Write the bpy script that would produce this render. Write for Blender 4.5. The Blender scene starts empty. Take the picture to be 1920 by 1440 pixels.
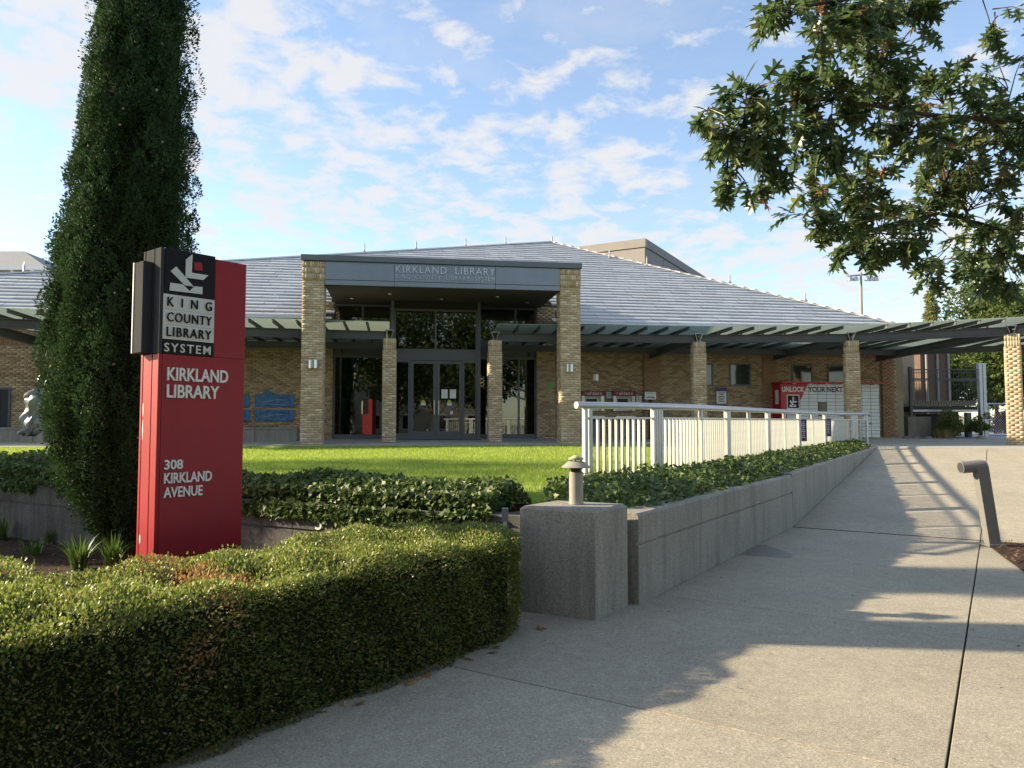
import bpy, math, random
import numpy as np
from mathutils import Vector, Matrix

random.seed(7)
rng = np.random.default_rng(7)
SC = bpy.context.scene
COL = SC.collection

# ------------------------------------------------------------------ camera
PITCH = math.radians(3.07)
CAM = Vector((0.0, 0.0, 1.6))
FPX = 1400.0
cam_d = bpy.data.cameras.new('camera')
cam_d.sensor_width = 36.0
cam_d.lens = 36.0 * FPX / 1920.0
cam_d.clip_start = 0.05
cam_d.clip_end = 3000.0
cam = bpy.data.objects.new('camera', cam_d)
cam.location = CAM
cam.rotation_euler = (math.radians(90) + PITCH, 0, 0)
COL.objects.link(cam)
SC.camera = cam

# ------------------------------------------------------------------ sky, sun, exposure
SUN_EL = math.radians(23.0)
SUN_PHI = math.radians(174.0)          # direction towards the sun, measured from +X
to_sun = Vector((math.cos(SUN_EL) * math.cos(SUN_PHI), math.cos(SUN_EL) * math.sin(SUN_PHI), math.sin(SUN_EL)))
world = bpy.data.worlds.new('World')
SC.world = world
world.use_nodes = True
wn, wl = world.node_tree.nodes, world.node_tree.links
for n in list(wn):
    wn.remove(n)
out = wn.new('ShaderNodeOutputWorld')
bg = wn.new('ShaderNodeBackground')
bg.inputs['Strength'].default_value = 0.12
sky = wn.new('ShaderNodeTexSky')
sky.sky_type = 'NISHITA'
sky.sun_disc = False
sky.sun_elevation = SUN_EL
sky.sun_rotation = math.radians(90) - SUN_PHI
sky.air_density = 1.0
sky.dust_density = 0.4
sky.ozone_density = 1.6
tc = wn.new('ShaderNodeTexCoord')
sep = wn.new('ShaderNodeSeparateXYZ')
wl.new(tc.outputs['Generated'], sep.inputs[0])


def wmath(op, a, b=None, clamp=False):
    n = wn.new('ShaderNodeMath')
    n.operation = op
    n.use_clamp = clamp
    for i, v in enumerate((a, b)):
        if v is None:
            continue
        if isinstance(v, (int, float)):
            n.inputs[i].default_value = v
        else:
            wl.new(v, n.inputs[i])
    return n.outputs[0]


zz = wmath('ADD', wmath('MAXIMUM', sep.outputs['Z'], 0.0), 0.16)
cx = wmath('DIVIDE', sep.outputs['X'], zz)
cy = wmath('DIVIDE', sep.outputs['Y'], zz)
comb = wn.new('ShaderNodeCombineXYZ')
wl.new(cx, comb.inputs[0])
wl.new(cy, comb.inputs[1])


def wnoise(scale, detail, rough, off, dist=0.0):
    mp = wn.new('ShaderNodeMapping')
    mp.inputs['Location'].default_value = off
    wl.new(comb.outputs[0], mp.inputs[0])
    n = wn.new('ShaderNodeTexNoise')
    n.inputs['Scale'].default_value = scale
    n.inputs['Detail'].default_value = detail
    n.inputs['Roughness'].default_value = rough
    n.inputs['Distortion'].default_value = dist
    wl.new(mp.outputs[0], n.inputs['Vector'])
    return n.outputs[0]


def wramp(v, a, b):
    r = wn.new('ShaderNodeMapRange')
    r.interpolation_type = 'SMOOTHSTEP'
    r.inputs['From Min'].default_value = a
    r.inputs['From Max'].default_value = b
    wl.new(v, r.inputs['Value'])
    return r.outputs[0]


puffs = wnoise(8.0, 9.0, 0.60, (11.9, 0.2, 3.0), 0.25)
fields = wnoise(0.8, 3.0, 0.5, (1.2, 8.33, 0.0))
veil = wnoise(1.7, 7.0, 0.62, (5.0, 0.3, 2.0), 0.6)
cov = wmath('ADD', puffs, wmath('MULTIPLY', wmath('SUBTRACT', fields, 0.5), 0.55))
puffm = wmath('MULTIPLY', wramp(cov, 0.40, 0.66), 0.9)
veilm = wmath('MULTIPLY', wramp(veil, 0.42, 0.80), 0.38)
cloud = wmath('MAXIMUM', wmath('MAXIMUM', puffm, veilm), 0.10)
fade = wramp(sep.outputs['Z'], -0.01, 0.07)
cloud = wmath('MULTIPLY', cloud, fade)
mixc = wn.new('ShaderNodeMixRGB')
mixc.inputs['Color2'].default_value = (3.0, 2.98, 3.0, 1)
wl.new(cloud, mixc.inputs['Fac'])
wl.new(sky.outputs[0], mixc.inputs['Color1'])
wl.new(mixc.outputs[0], bg.inputs['Color'])
wl.new(bg.outputs[0], out.inputs['Surface'])

sun_d = bpy.data.lights.new('sun', 'SUN')
sun_d.energy = 5.0
sun_d.angle = math.radians(1.1)
sun_d.color = (1.0, 0.82, 0.56)
sun = bpy.data.objects.new('sun', sun_d)
sun.rotation_euler = to_sun.to_track_quat('Z', 'Y').to_euler()
sun.location = (-30, 5, 30)
COL.objects.link(sun)

SC.view_settings.view_transform = 'Standard'
SC.view_settings.look = 'None'
SC.view_settings.gamma = 1.0
SC.view_settings.exposure = 1.3
SC.view_settings.use_curve_mapping = False
SC.cycles.max_bounces = 6
SC.cycles.transparent_max_bounces = 10

# ------------------------------------------------------------------ measuring helpers
SP, CP = math.sin(PITCH), math.cos(PITCH)


def on_plane_y(px, py, Y):
    """World point seen at a picture position, at forward distance Y."""
    u, v = (px - 960) / FPX, (720 - py) / FPX
    d = (u, CP - v * SP, SP + v * CP)
    k = Y / d[1]
    return Vector((d[0] * k, Y, 1.6 + d[2] * k))


def on_plane_z(px, py, z):
    u, v = (px - 960) / FPX, (720 - py) / FPX
    d = (u, CP - v * SP, SP + v * CP)
    k = (z - 1.6) / d[2]
    return Vector((d[0] * k, d[1] * k, z))


FA = math.radians(8.5)                       # the library front is turned 8.5 degrees
FU = Vector((math.cos(FA), math.sin(FA), 0))
FT = Vector((-math.sin(FA), math.cos(FA), 0))
FO = Vector((-2.0, 21.95, 0))


def F(s, t, z=0.0):
    return FO + FU * s + FT * t + Vector((0, 0, z))


def ft(X, Y):
    return (X - FO.x) * FT.x + (Y - FO.y) * FT.y


def fs(X, Y):
    return (X - FO.x) * FU.x + (Y - FO.y) * FU.y


def sz(px, py, t):
    """Facade coordinates (s, z) of a picture position on the plane at depth t."""
    u, v = (px - 960) / FPX, (720 - py) / FPX
    d = Vector((u, CP - v * SP, SP + v * CP))
    k = (t - (CAM - FO).dot(FT)) / d.dot(FT)
    p = CAM + d * k
    return (p - FO).dot(FU), p.z


# path coordinates: p along the pavement, q across it
PD = Vector((0.545, 0.838, 0)).normalized()
QD = Vector((PD.y, -PD.x, 0))


def PQ(p, q, z=0.0):
    return PD * p + QD * q + Vector((0, 0, z))


def ramp_z(p):
    return min(max((p - 12.2) / 10.0, 0.0), 1.0)


def lawn_z(X, Y):
    return 0.76 + 0.24 * np.clip((ft(X, Y) + 15.0) / 14.0, 0, 1)


# ------------------------------------------------------------------ object helpers
ORG = {}


def link(o, parent=None):
    COL.objects.link(o)
    if parent is not None:
        o.parent = parent
    return o


def tag(o, label=None, cat=None, group=None, kind=None):
    if label:
        o['label'] = label
    if cat:
        o['category'] = cat
    if group:
        o['group'] = group
    if kind:
        o['kind'] = kind
    return o


def thing(name, loc, label=None, cat=None, group=None, kind=None):
    o = bpy.data.objects.new(name, None)
    o.empty_display_size = 0.2
    o.location = loc
    link(o)
    ORG[o.name] = Vector(loc)
    return tag(o, label, cat, group, kind)


def mesh_np(name, V, faces, m=None, parent=None, smooth=False, mi=None, origin=None):
    """One mesh object from numpy arrays (faces: list of (n,k) arrays or one)."""
    V = np.asarray(V, dtype=np.float64)
    if origin is None:
        org = ORG[parent.name] if parent is not None else Vector((0, 0, 0))
    else:
        org = Vector(origin)
    Vl = V - np.array(org)
    if not isinstance(faces, list):
        faces = [faces]
    me = bpy.data.meshes.new(name)
    me.vertices.add(len(Vl))
    me.vertices.foreach_set('co', Vl.ravel())
    idx = np.concatenate([np.asarray(f, dtype=np.int32).ravel() for f in faces])
    tot = np.concatenate([np.full(len(f), np.asarray(f).shape[1], dtype=np.int32) for f in faces])
    st = np.concatenate([[0], np.cumsum(tot)[:-1]]).astype(np.int32)
    me.loops.add(len(idx))
    me.loops.foreach_set('vertex_index', idx)
    me.polygons.add(len(tot))
    me.polygons.foreach_set('loop_start', st)
    if smooth:
        me.polygons.foreach_set('use_smooth', np.ones(len(tot), dtype=bool))
    ms = m if isinstance(m, (list, tuple)) else [m]
    for x in ms:
        if x is not None:
            me.materials.append(x)
    if mi is not None:
        me.polygons.foreach_set('material_index', np.asarray(mi, dtype=np.int32))
    me.update(calc_edges=True)
    o = bpy.data.objects.new(name, me)
    link(o, parent)
    if parent is None and origin is not None:
        o.location = org
    ORG[o.name] = org
    return o


class MB:
    """Collects simple solids; build() links them as one mesh object."""

    def __init__(s):
        s.v, s.f = [], []

    def add(s, vs, fs_):
        b = len(s.v)
        s.v += [tuple(x) for x in vs]
        s.f += [tuple(i + b for i in f) for f in fs_]
        return s

    def hexa(s, a):
        """8 corners: bottom ring 0-3, top ring 4-7."""
        return s.add(a, [(3, 2, 1, 0), (4, 5, 6, 7), (0, 1, 5, 4), (1, 2, 6, 5), (2, 3, 7, 6), (3, 0, 4, 7)])

    def box(s, c, ux, uy, uz):
        """centre and three half-axis vectors"""
        c, ux, uy, uz = Vector(c), Vector(ux), Vector(uy), Vector(uz)
        return s.hexa([c - ux - uy - uz, c + ux - uy - uz, c + ux + uy - uz, c - ux + uy - uz,
                       c - ux - uy + uz, c + ux - uy + uz, c + ux + uy + uz, c - ux + uy + uz])

    def fbox(s, s0, s1, t0, t1, z0, z1):
        """box in facade coordinates"""
        return s.hexa([F(s0, t0, z0), F(s1, t0, z0), F(s1, t1, z0), F(s0, t1, z0),
                       F(s0, t0, z1), F(s1, t0, z1), F(s1, t1, z1), F(s0, t1, z1)])

    def wbox(s, x0, x1, y0, y1, z0, z1):
        return s.hexa([(x0, y0, z0), (x1, y0, z0), (x1, y1, z0), (x0, y1, z0),
                       (x0, y0, z1), (x1, y0, z1), (x1, y1, z1), (x0, y1, z1)])

    def bar(s, a, b, w, h, up=(0, 0, 1)):
        """rectangular bar from a to b"""
        a, b = Vector(a), Vector(b)
        d = (b - a).normalized()
        side = d.cross(Vector(up)).normalized()
        upv = side.cross(d).normalized()
        x, y = side * (w / 2), upv * (h / 2)
        return s.hexa([a - x - y, a + x - y, b + x - y, b - x - y, a - x + y, a + x + y, b + x + y, b - x + y])

    def tube(s, pts, radii, n=10, caps=True):
        pts = [Vector(p) for p in pts]
        if isinstance(radii, (int, float)):
            radii = [radii] * len(pts)
        b = len(s.v)
        prev = None
        for i, p in enumerate(pts):
            d = (pts[min(i + 1, len(pts) - 1)] - pts[max(i - 1, 0)]).normalized()
            if prev is None:
                ref = Vector((0, 0, 1)) if abs(d.z) < 0.9 else Vector((1, 0, 0))
                x = d.cross(ref).normalized()
            else:
                x = (prev - d * prev.dot(d)).normalized()
            prev = x
            y = d.cross(x)
            for k in range(n):
                a = 2 * math.pi * k / n
                s.v.append(tuple(p + (x * math.cos(a) + y * math.sin(a)) * radii[i]))
        for i in range(len(pts) - 1):
            for k in range(n):
                k2 = (k + 1) % n
                s.f.append((b + i * n + k, b + i * n + k2, b + (i + 1) * n + k2, b + (i + 1) * n + k))
        if caps:
            s.f.append(tuple(b + k for k in reversed(range(n))))
            e = b + (len(pts) - 1) * n
            s.f.append(tuple(e + k for k in range(n)))
        return s

    def lathe(s, base, prof, n=24):
        """prof: list of (r, z) above base"""
        base = Vector(base)
        b = len(s.v)
        for r, z in prof:
            for k in range(n):
                a = 2 * math.pi * k / n
                s.v.append((base.x + r * math.cos(a), base.y + r * math.sin(a), base.z + z))
        for i in range(len(prof) - 1):
            for k in range(n):
                k2 = (k + 1) % n
                s.f.append((b + i * n + k, b + i * n + k2, b + (i + 1) * n + k2, b + (i + 1) * n + k))
        s.f.append(tuple(b + k for k in reversed(range(n))))
        e = b + (len(prof) - 1) * n
        s.f.append(tuple(e + k for k in range(n)))
        return s

    def prism(s, ring, vec):
        """extrude a planar ring of points along vec"""
        ring = [Vector(r) for r in ring]
        vec = Vector(vec)
        n = len(ring)
        vs = ring + [r + vec for r in ring]
        fs_ = [tuple(reversed(range(n))), tuple(range(n, 2 * n))]
        fs_ += [(i, (i + 1) % n, n + (i + 1) % n, n + i) for i in range(n)]
        return s.add(vs, fs_)

    def build(s, name, m, parent=None, smooth=False, origin=None, bevel=0.0, recalc=True):
        if origin is None:
            org = ORG[parent.name] if parent is not None else Vector((0, 0, 0))
        else:
            org = Vector(origin)
        me = bpy.data.meshes.new(name)
        me.from_pydata([tuple(Vector(v) - org) for v in s.v], [], s.f)
        if m is not None:
            me.materials.append(m)
        me.update()
        if recalc:
            import bmesh
            bm = bmesh.new()
            bm.from_mesh(me)
            bmesh.ops.recalc_face_normals(bm, faces=bm.faces)
            bm.to_mesh(me)
            bm.free()
        if smooth:
            me.polygons.foreach_set('use_smooth', np.ones(len(me.polygons), dtype=bool))
        o = bpy.data.objects.new(name, me)
        link(o, parent)
        if parent is None and origin is not None:
            o.location = org
        ORG[o.name] = org
        if bevel:
            md = o.modifiers.new('bevel', 'BEVEL')
            md.width = bevel
            md.segments = 2
            md.limit_method = 'ANGLE'
        if smooth:
            md = o.modifiers.new('edges', 'EDGE_SPLIT')
            md.split_angle = math.radians(40)
        return o


# ------------------------------------------------------------------ materials
def ramp_node(nt, stops, interp='LINEAR'):
    r = nt.nodes.new('ShaderNodeValToRGB')
    r.color_ramp.interpolation = interp
    els = r.color_ramp.elements
    while len(els) < len(stops):
        els.new(0.5)
    for e, (p, c) in zip(els, stops):
        e.position = p
        e.color = (*c, 1)
    return r


def mat(name, col, rough=0.6, metal=0.0, var=0.12, scale=3.0, bump=0.0, bscale=80.0, spec=0.5,
        island=None, speckle=None, transl=None, streak=None, objvar=0.0, emit=None, detail=6.0, trans_col=None, coat=0.0, imix=0.25):
    m = bpy.data.materials.new(name)
    m.use_nodes = True
    nt = m.node_tree
    N, L = nt.nodes, nt.links
    P = N['Principled BSDF']
    P.inputs['Roughness'].default_value = rough
    P.inputs['Metallic'].default_value = metal
    P.inputs['Specular IOR Level'].default_value = spec
    P.inputs['Coat Weight'].default_value = coat
    tcn = N.new('ShaderNodeTexCoord')
    no = N.new('ShaderNodeTexNoise')
    no.inputs['Scale'].default_value = scale
    no.inputs['Detail'].default_value = detail
    no.inputs['Roughness'].default_value = 0.6
    L.new(tcn.outputs['Object'], no.inputs['Vector'])
    lo = tuple(max(0, c * (1 - var)) for c in col)
    hi = tuple(min(1, c * (1 + var)) for c in col)
    r = ramp_node(nt, [(0.3, lo), (0.7, hi)])
    L.new(no.outputs[0], r.inputs[0])
    color = r.outputs[0]

    def mix(a, b, fac, mode='MIX'):
        mx = N.new('ShaderNodeMixRGB')
        mx.blend_type = mode
        for sock, v in ((mx.inputs['Color1'], a), (mx.inputs['Color2'], b), (mx.inputs['Fac'], fac)):
            if isinstance(v, (int, float)):
                sock.default_value = v
            elif isinstance(v, tuple):
                sock.default_value = (*v, 1)
            else:
                L.new(v, sock)
        return mx.outputs[0]

    if island:
        g = N.new('ShaderNodeNewGeometry')
        ri = ramp_node(nt, island, 'LINEAR')
        L.new(g.outputs['Random Per Island'], ri.inputs[0])
        color = mix(ri.outputs[0], color, imix if var else 0.0, 'MIX')
    if speckle:
        amt, ssc, dark, light = speckle
        vo = N.new('ShaderNodeTexVoronoi')
        vo.inputs['Scale'].default_value = ssc
        L.new(tcn.outputs['Object'], vo.inputs['Vector'])
        sx = N.new('ShaderNodeSeparateXYZ')
        L.new(vo.outputs['Color'], sx.inputs[0])
        rs = ramp_node(nt, [(0.0, dark), (0.35, col), (0.7, col), (1.0, light)])
        L.new(sx.outputs[0], rs.inputs[0])
        color = mix(color, rs.outputs[0], amt)
    if streak:
        amt, scol = streak
        mp = N.new('ShaderNodeMapping')
        mp.inputs['Scale'].default_value = (5.0, 5.0, 0.45)
        L.new(tcn.outputs['Object'], mp.inputs[0])
        n2 = N.new('ShaderNodeTexNoise')
        n2.inputs['Scale'].default_value = 1.6
        n2.inputs['Detail'].default_value = 8
        n2.inputs['Roughness'].default_value = 0.65
        L.new(mp.outputs[0], n2.inputs['Vector'])
        r2 = ramp_node(nt, [(0.45, (0, 0, 0)), (0.72, (amt, amt, amt))])
        L.new(n2.outputs[0], r2.inputs[0])
        color = mix(color, scol, r2.outputs[0])
    if objvar:
        oi = N.new('ShaderNodeObjectInfo')
        mr = N.new('ShaderNodeMapRange')
        mr.inputs['To Min'].default_value = 1 - objvar
        mr.inputs['To Max'].default_value = 1 + objvar
        L.new(oi.outputs['Random'], mr.inputs['Value'])
        hs = N.new('ShaderNodeHueSaturation')
        L.new(mr.outputs[0], hs.inputs['Value'])
        L.new(color, hs.inputs['Color'])
        color = hs.outputs[0]
    L.new(color, P.inputs['Base Color'])
    if bump:
        nb = N.new('ShaderNodeTexNoise')
        nb.inputs['Scale'].default_value = bscale
        nb.inputs['Detail'].default_value = 5
        L.new(tcn.outputs['Object'], nb.inputs['Vector'])
        bn = N.new('ShaderNodeBump')
        bn.inputs['Strength'].default_value = bump
        bn.inputs['Distance'].default_value = 0.01
        L.new(nb.outputs[0], bn.inputs['Height'])
        L.new(bn.outputs[0], P.inputs['Normal'])
    if emit:
        P.inputs['Emission Color'].default_value = (*emit[0], 1)
        P.inputs['Emission Strength'].default_value = emit[1]
    if transl:
        tb = N.new('ShaderNodeBsdfTranslucent')
        hs = N.new('ShaderNodeHueSaturation')
        hs.inputs['Value'].default_value = 1.5
        hs.inputs['Saturation'].default_value = 1.1
        L.new(color, hs.inputs['Color'])
        if trans_col:
            tb.inputs['Color'].default_value = (*trans_col, 1)
        else:
            L.new(hs.outputs[0], tb.inputs['Color'])
        mxs = N.new('ShaderNodeMixShader')
        mxs.inputs[0].default_value = transl
        L.new(P.outputs[0], mxs.inputs[1])
        L.new(tb.outputs[0], mxs.inputs[2])
        L.new(mxs.outputs[0], N['Material Output'].inputs['Surface'])
    return m


def glass_mat(name, tint, refl=1.0, clear=0.6):
    m = bpy.data.materials.new(name)
    m.use_nodes = True
    nt = m.node_tree
    N, L = nt.nodes, nt.links
    N.remove(N['Principled BSDF'])
    tr = N.new('ShaderNodeBsdfTransparent')
    tr.inputs[0].default_value = (*tint, 1)
    gl = N.new('ShaderNodeBsdfGlossy')
    gl.inputs['Roughness'].default_value = 0.015
    gl.inputs['Color'].default_value = (0.9, 0.95, 0.95, 1)
    fr = N.new('ShaderNodeFresnel')
    fr.inputs['IOR'].default_value = 1.55
    ma = N.new('ShaderNodeMath')
    ma.operation = 'MULTIPLY_ADD'
    ma.inputs[1].default_value = refl
    ma.inputs[2].default_value = 0.05
    ma.use_clamp = True
    L.new(fr.outputs[0], ma.inputs[0])
    mx = N.new('ShaderNodeMixShader')
    L.new(ma.outputs[0], mx.inputs[0])
    L.new(tr.outputs[0], mx.inputs[1])
    L.new(gl.outputs[0], mx.inputs[2])
    L.new(mx.outputs[0], N['Material Output'].inputs['Surface'])
    return m


M = {}
BR = [(0.0, (0.38, 0.28, 0.175)), (0.3, (0.48, 0.365, 0.235)), (0.65, (0.57, 0.45, 0.30)), (0.85, (0.66, 0.54, 0.38)), (1.0, (0.80, 0.70, 0.52))]
BRW = [(0.0, (0.27, 0.18, 0.11)), (0.35, (0.35, 0.24, 0.15)), (0.5, (0.47, 0.345, 0.215)), (1.0, (0.56, 0.43, 0.275))]
BRD = [(0.0, (0.26, 0.15, 0.09)), (0.5, (0.34, 0.20, 0.12)), (1.0, (0.42, 0.27, 0.16))]
M['brick_pillar'] = mat('brick_tan', (0.42, 0.30, 0.18), 0.85, island=BR, bump=0.35, bscale=120, spec=0.2)
M['brick_wall'] = mat('brick_wall', (0.36, 0.25, 0.14), 0.85, island=BRW, bump=0.35, bscale=120, spec=0.2)
M['brick_soldier'] = mat('brick_soldier', (0.34, 0.21, 0.12), 0.85, island=BRD, bump=0.3, bscale=120, spec=0.2)
M['mortar'] = mat('mortar', (0.34, 0.28, 0.20), 0.95, var=0.1, bump=0.2, spec=0.1)
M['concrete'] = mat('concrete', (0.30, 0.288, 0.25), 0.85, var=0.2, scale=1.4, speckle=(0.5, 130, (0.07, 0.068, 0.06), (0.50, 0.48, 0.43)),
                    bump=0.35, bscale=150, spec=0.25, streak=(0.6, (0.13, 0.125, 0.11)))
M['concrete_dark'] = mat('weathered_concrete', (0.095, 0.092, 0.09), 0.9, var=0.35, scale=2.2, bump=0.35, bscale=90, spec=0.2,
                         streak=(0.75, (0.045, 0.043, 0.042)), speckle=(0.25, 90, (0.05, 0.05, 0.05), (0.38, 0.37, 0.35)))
M['concrete_pale'] = mat('pale_concrete', (0.34, 0.34, 0.33), 0.85, var=0.1, bump=0.2, spec=0.25)
M['paving'] = mat('exposed_aggregate_paving', (0.355, 0.325, 0.255), 0.8, var=0.24, scale=0.7, detail=10.0, streak=(0.4, (0.21, 0.195, 0.16)), speckle=(0.5, 120, (0.13, 0.12, 0.10), (0.62, 0.58, 0.48)),
                  bump=0.5, bscale=190, spec=0.3, objvar=0.05)
M['plaza'] = mat('plaza_concrete', (0.36, 0.355, 0.34), 0.8, var=0.1, scale=0.8, bump=0.2, spec=0.3, objvar=0.04)
M['soil'] = mat('soil', (0.055, 0.036, 0.026), 0.95, var=0.4, scale=9, bump=0.8, bscale=40, spec=0.1)
M['chips'] = mat('bark_chips', (0.10, 0.062, 0.042), 0.9, island=[(0, (0.045, 0.028, 0.02)), (0.6, (0.11, 0.068, 0.046)), (0.93, (0.19, 0.125, 0.09)), (1, (0.35, 0.27, 0.2))], spec=0.1)
M['lawn'] = mat('lawn_turf', (0.19, 0.26, 0.055), 0.9, var=0.35, scale=1.4, bump=0.6, bscale=60, spec=0.1)
M['blade'] = mat('grass_blade', (0.30, 0.39, 0.08), 0.6, var=0.3, scale=1.1, imix=0.45, island=[(0, (0.2, 0.29, 0.055)), (0.5, (0.3, 0.4, 0.08)), (0.85, (0.41, 0.48, 0.11)), (1, (0.52, 0.5, 0.22))], transl=0.4, spec=0.25)
M['asphalt'] = mat('asphalt', (0.05, 0.05, 0.05), 0.9, var=0.2, bump=0.3)
M['ground'] = mat('far_ground', (0.10, 0.11, 0.06), 0.95, var=0.3, scale=0.2)
M['sign_red'] = mat('sign_red_paint', (0.31, 0.014, 0.023), 0.45, var=0.1, scale=2, spec=0.3, bump=0.03, bscale=20, streak=(0.22, (0.20, 0.03, 0.035)))
M['sign_black'] = mat('sign_black', (0.008, 0.008, 0.009), 0.5, var=0.1, spec=0.2)
M['sign_white'] = mat('sign_offwhite', (0.62, 0.64, 0.60), 0.5, var=0.05)
M['sign_grey'] = mat('sign_grey_metal', (0.055, 0.058, 0.063), 0.9, var=0.08, spec=0.04)
M['letter_white'] = mat('white_letters', (0.78, 0.77, 0.74), 0.5, var=0.05)
M['chip_paint'] = mat('bare_primer', (0.52, 0.50, 0.52), 0.7, var=0.1)
M['metal_dark'] = mat('grey_painted_steel', (0.085, 0.09, 0.098), 0.5, var=0.08, spec=0.45)
M['metal_frame'] = mat('grey_window_frame', (0.10, 0.107, 0.115), 0.45, var=0.05, spec=0.5)
M['metal_panel'] = mat('bluegrey_fascia_metal', (0.24, 0.27, 0.31), 0.35, metal=0.5, var=0.06, scale=1.2, spec=0.5, streak=(0.2, (0.17, 0.19, 0.22)))
M['coping'] = mat('coping_metal', (0.13, 0.145, 0.165), 0.4, metal=0.3, var=0.06)
M['soffit'] = mat('dark_soffit_boards', (0.055, 0.045, 0.04), 0.7, var=0.15)
M['steel'] = mat('brushed_steel', (0.55, 0.56, 0.57), 0.28, metal=0.95, var=0.08)
M['galv'] = mat('galvanised_paint', (0.58, 0.59, 0.57), 0.42, metal=0.15, var=0.09, scale=7, spec=0.5, streak=(0.22, (0.36, 0.33, 0.27)))
M['galv_rail'] = mat('galvanised_rail', (0.50, 0.52, 0.54), 0.38, metal=0.35, var=0.08, scale=6)
M['lamp_beige'] = mat('lamp_beige_paint', (0.29, 0.275, 0.245), 0.5, var=0.07, scale=10)
M['lamp_yellow'] = mat('lamp_lens', (0.50, 0.46, 0.22), 0.5, var=0.05)
M['black'] = mat('black_paint', (0.01, 0.01, 0.011), 0.5)
M['bollard'] = mat('bollard_bronze_paint', (0.185, 0.18, 0.168), 0.42, var=0.06, scale=8, spec=0.5)
M['roof_edge_shade'] = mat('roof_tile_edge_shade', (0.33, 0.335, 0.345), 0.6)  # darker than the tiles: shade on their front edges put into the colour
M['roof_tile'] = mat('pale_metal_roof_tile', (0.64, 0.645, 0.65), 0.5, metal=0.0, var=0.08, scale=1.2, island=[(0, (0.5, 0.505, 0.51)), (0.5, (0.58, 0.58, 0.58)), (1, (0.67, 0.665, 0.655))], spec=0.6, bump=0.10, bscale=30)
M['roof_under'] = mat('roof_underlay', (0.08, 0.085, 0.09), 0.7)
M['gutter'] = mat('pale_gutter', (0.62, 0.64, 0.66), 0.35, metal=0.3)
M['rod'] = mat('lightning_rod_metal', (0.40, 0.41, 0.42), 0.4, metal=0.6)
M['white_paint'] = mat('white_paint', (0.78, 0.79, 0.78), 0.45, var=0.03)
M['locker_white'] = mat('locker_pale_grey', (0.66, 0.70, 0.71), 0.4, var=0.03, objvar=0.02)
M['locker_red'] = mat('locker_red', (0.42, 0.012, 0.02), 0.4, var=0.05)
M['kiosk_red'] = mat('kiosk_dark_red', (0.17, 0.012, 0.02), 0.45)
M['paper'] = mat('paper', (0.72, 0.74, 0.74), 0.7, var=0.04)
M['ink'] = mat('dark_print', (0.05, 0.05, 0.06), 0.7)
M['purple'] = mat('purple_print', (0.09, 0.06, 0.20), 0.6, var=0.15, scale=20)
M['green_sign'] = mat('green_sticker', (0.10, 0.40, 0.07), 0.6)
M['yellow_sign'] = mat('yellow_sticker', (0.55, 0.50, 0.05), 0.6)
M['blue_relief'] = mat('blue_glazed_relief', (0.05, 0.14, 0.34), 0.35, var=0.6, scale=6, spec=0.6, bump=0.5, bscale=14, streak=None)
M['teal_relief'] = mat('teal_glazed_relief', (0.03, 0.13, 0.19), 0.35, var=0.5, scale=7, spec=0.6, bump=0.5, bscale=14)
M['foam_relief'] = mat('pale_blue_glaze', (0.20, 0.34, 0.48), 0.4, var=0.3, scale=9)
M['bronze'] = mat('grey_patina_bronze', (0.17, 0.19, 0.20), 0.45, metal=0.5, var=0.5, scale=5, bump=0.4, bscale=22)
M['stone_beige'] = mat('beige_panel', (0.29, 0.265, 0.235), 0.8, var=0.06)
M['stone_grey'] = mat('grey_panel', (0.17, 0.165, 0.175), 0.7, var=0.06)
M['brown_brick'] = mat('brown_brick', (0.12, 0.078, 0.055), 0.9, var=0.25, scale=14, bump=0.3)
M['stucco'] = mat('rough_tan_wall', (0.38, 0.31, 0.24), 0.9, var=0.2, scale=9, bump=0.8, bscale=25)
M['bark'] = mat('bark', (0.10, 0.075, 0.055), 0.95, var=0.4, scale=8, bump=0.9, bscale=22, spec=0.1)
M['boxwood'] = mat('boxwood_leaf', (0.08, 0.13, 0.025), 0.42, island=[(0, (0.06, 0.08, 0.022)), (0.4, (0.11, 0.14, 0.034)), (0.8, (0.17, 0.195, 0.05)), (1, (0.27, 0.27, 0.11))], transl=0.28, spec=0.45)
M['boxwood_lit_top'] = mat('boxwood_lit_top_leaf', (0.18, 0.23, 0.05), 0.42, island=[(0, (0.085, 0.12, 0.03)), (0.35, (0.17, 0.215, 0.05)), (0.75, (0.28, 0.315, 0.09)), (1, (0.42, 0.42, 0.19))], transl=0.3, spec=0.4)  # paler hedge-top leaf: sunlight put into the colour, besides new growth
M['boxwood_dead'] = mat('boxwood_dry_leaf', (0.30, 0.17, 0.07), 0.7, island=[(0, (0.2, 0.1, 0.045)), (0.5, (0.42, 0.25, 0.11)), (1, (0.62, 0.45, 0.25))], transl=0.25, spec=0.2)
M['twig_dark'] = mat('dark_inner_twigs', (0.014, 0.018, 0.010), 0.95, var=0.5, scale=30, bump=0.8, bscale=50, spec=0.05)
M['ivy'] = mat('ivy_leaf', (0.085, 0.13, 0.04), 0.5, var=0.6, scale=2.5, imix=0.35, island=[(0, (0.028, 0.058, 0.02)), (0.45, (0.065, 0.115, 0.03)), (0.8, (0.13, 0.18, 0.045)), (1, (0.27, 0.29, 0.09))], transl=0.22, spec=0.35)
M['cypress'] = mat('cypress_spray', (0.046, 0.085, 0.036), 0.65, var=0.75, scale=3.5, imix=0.5, island=[(0, (0.022, 0.05, 0.023)), (0.5, (0.045, 0.09, 0.036)), (0.85, (0.075, 0.125, 0.046)), (1, (0.12, 0.16, 0.06))], transl=0.15, spec=0.12)
M['cone'] = mat('cypress_cone', (0.33, 0.29, 0.24), 0.8, var=0.2)
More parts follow.
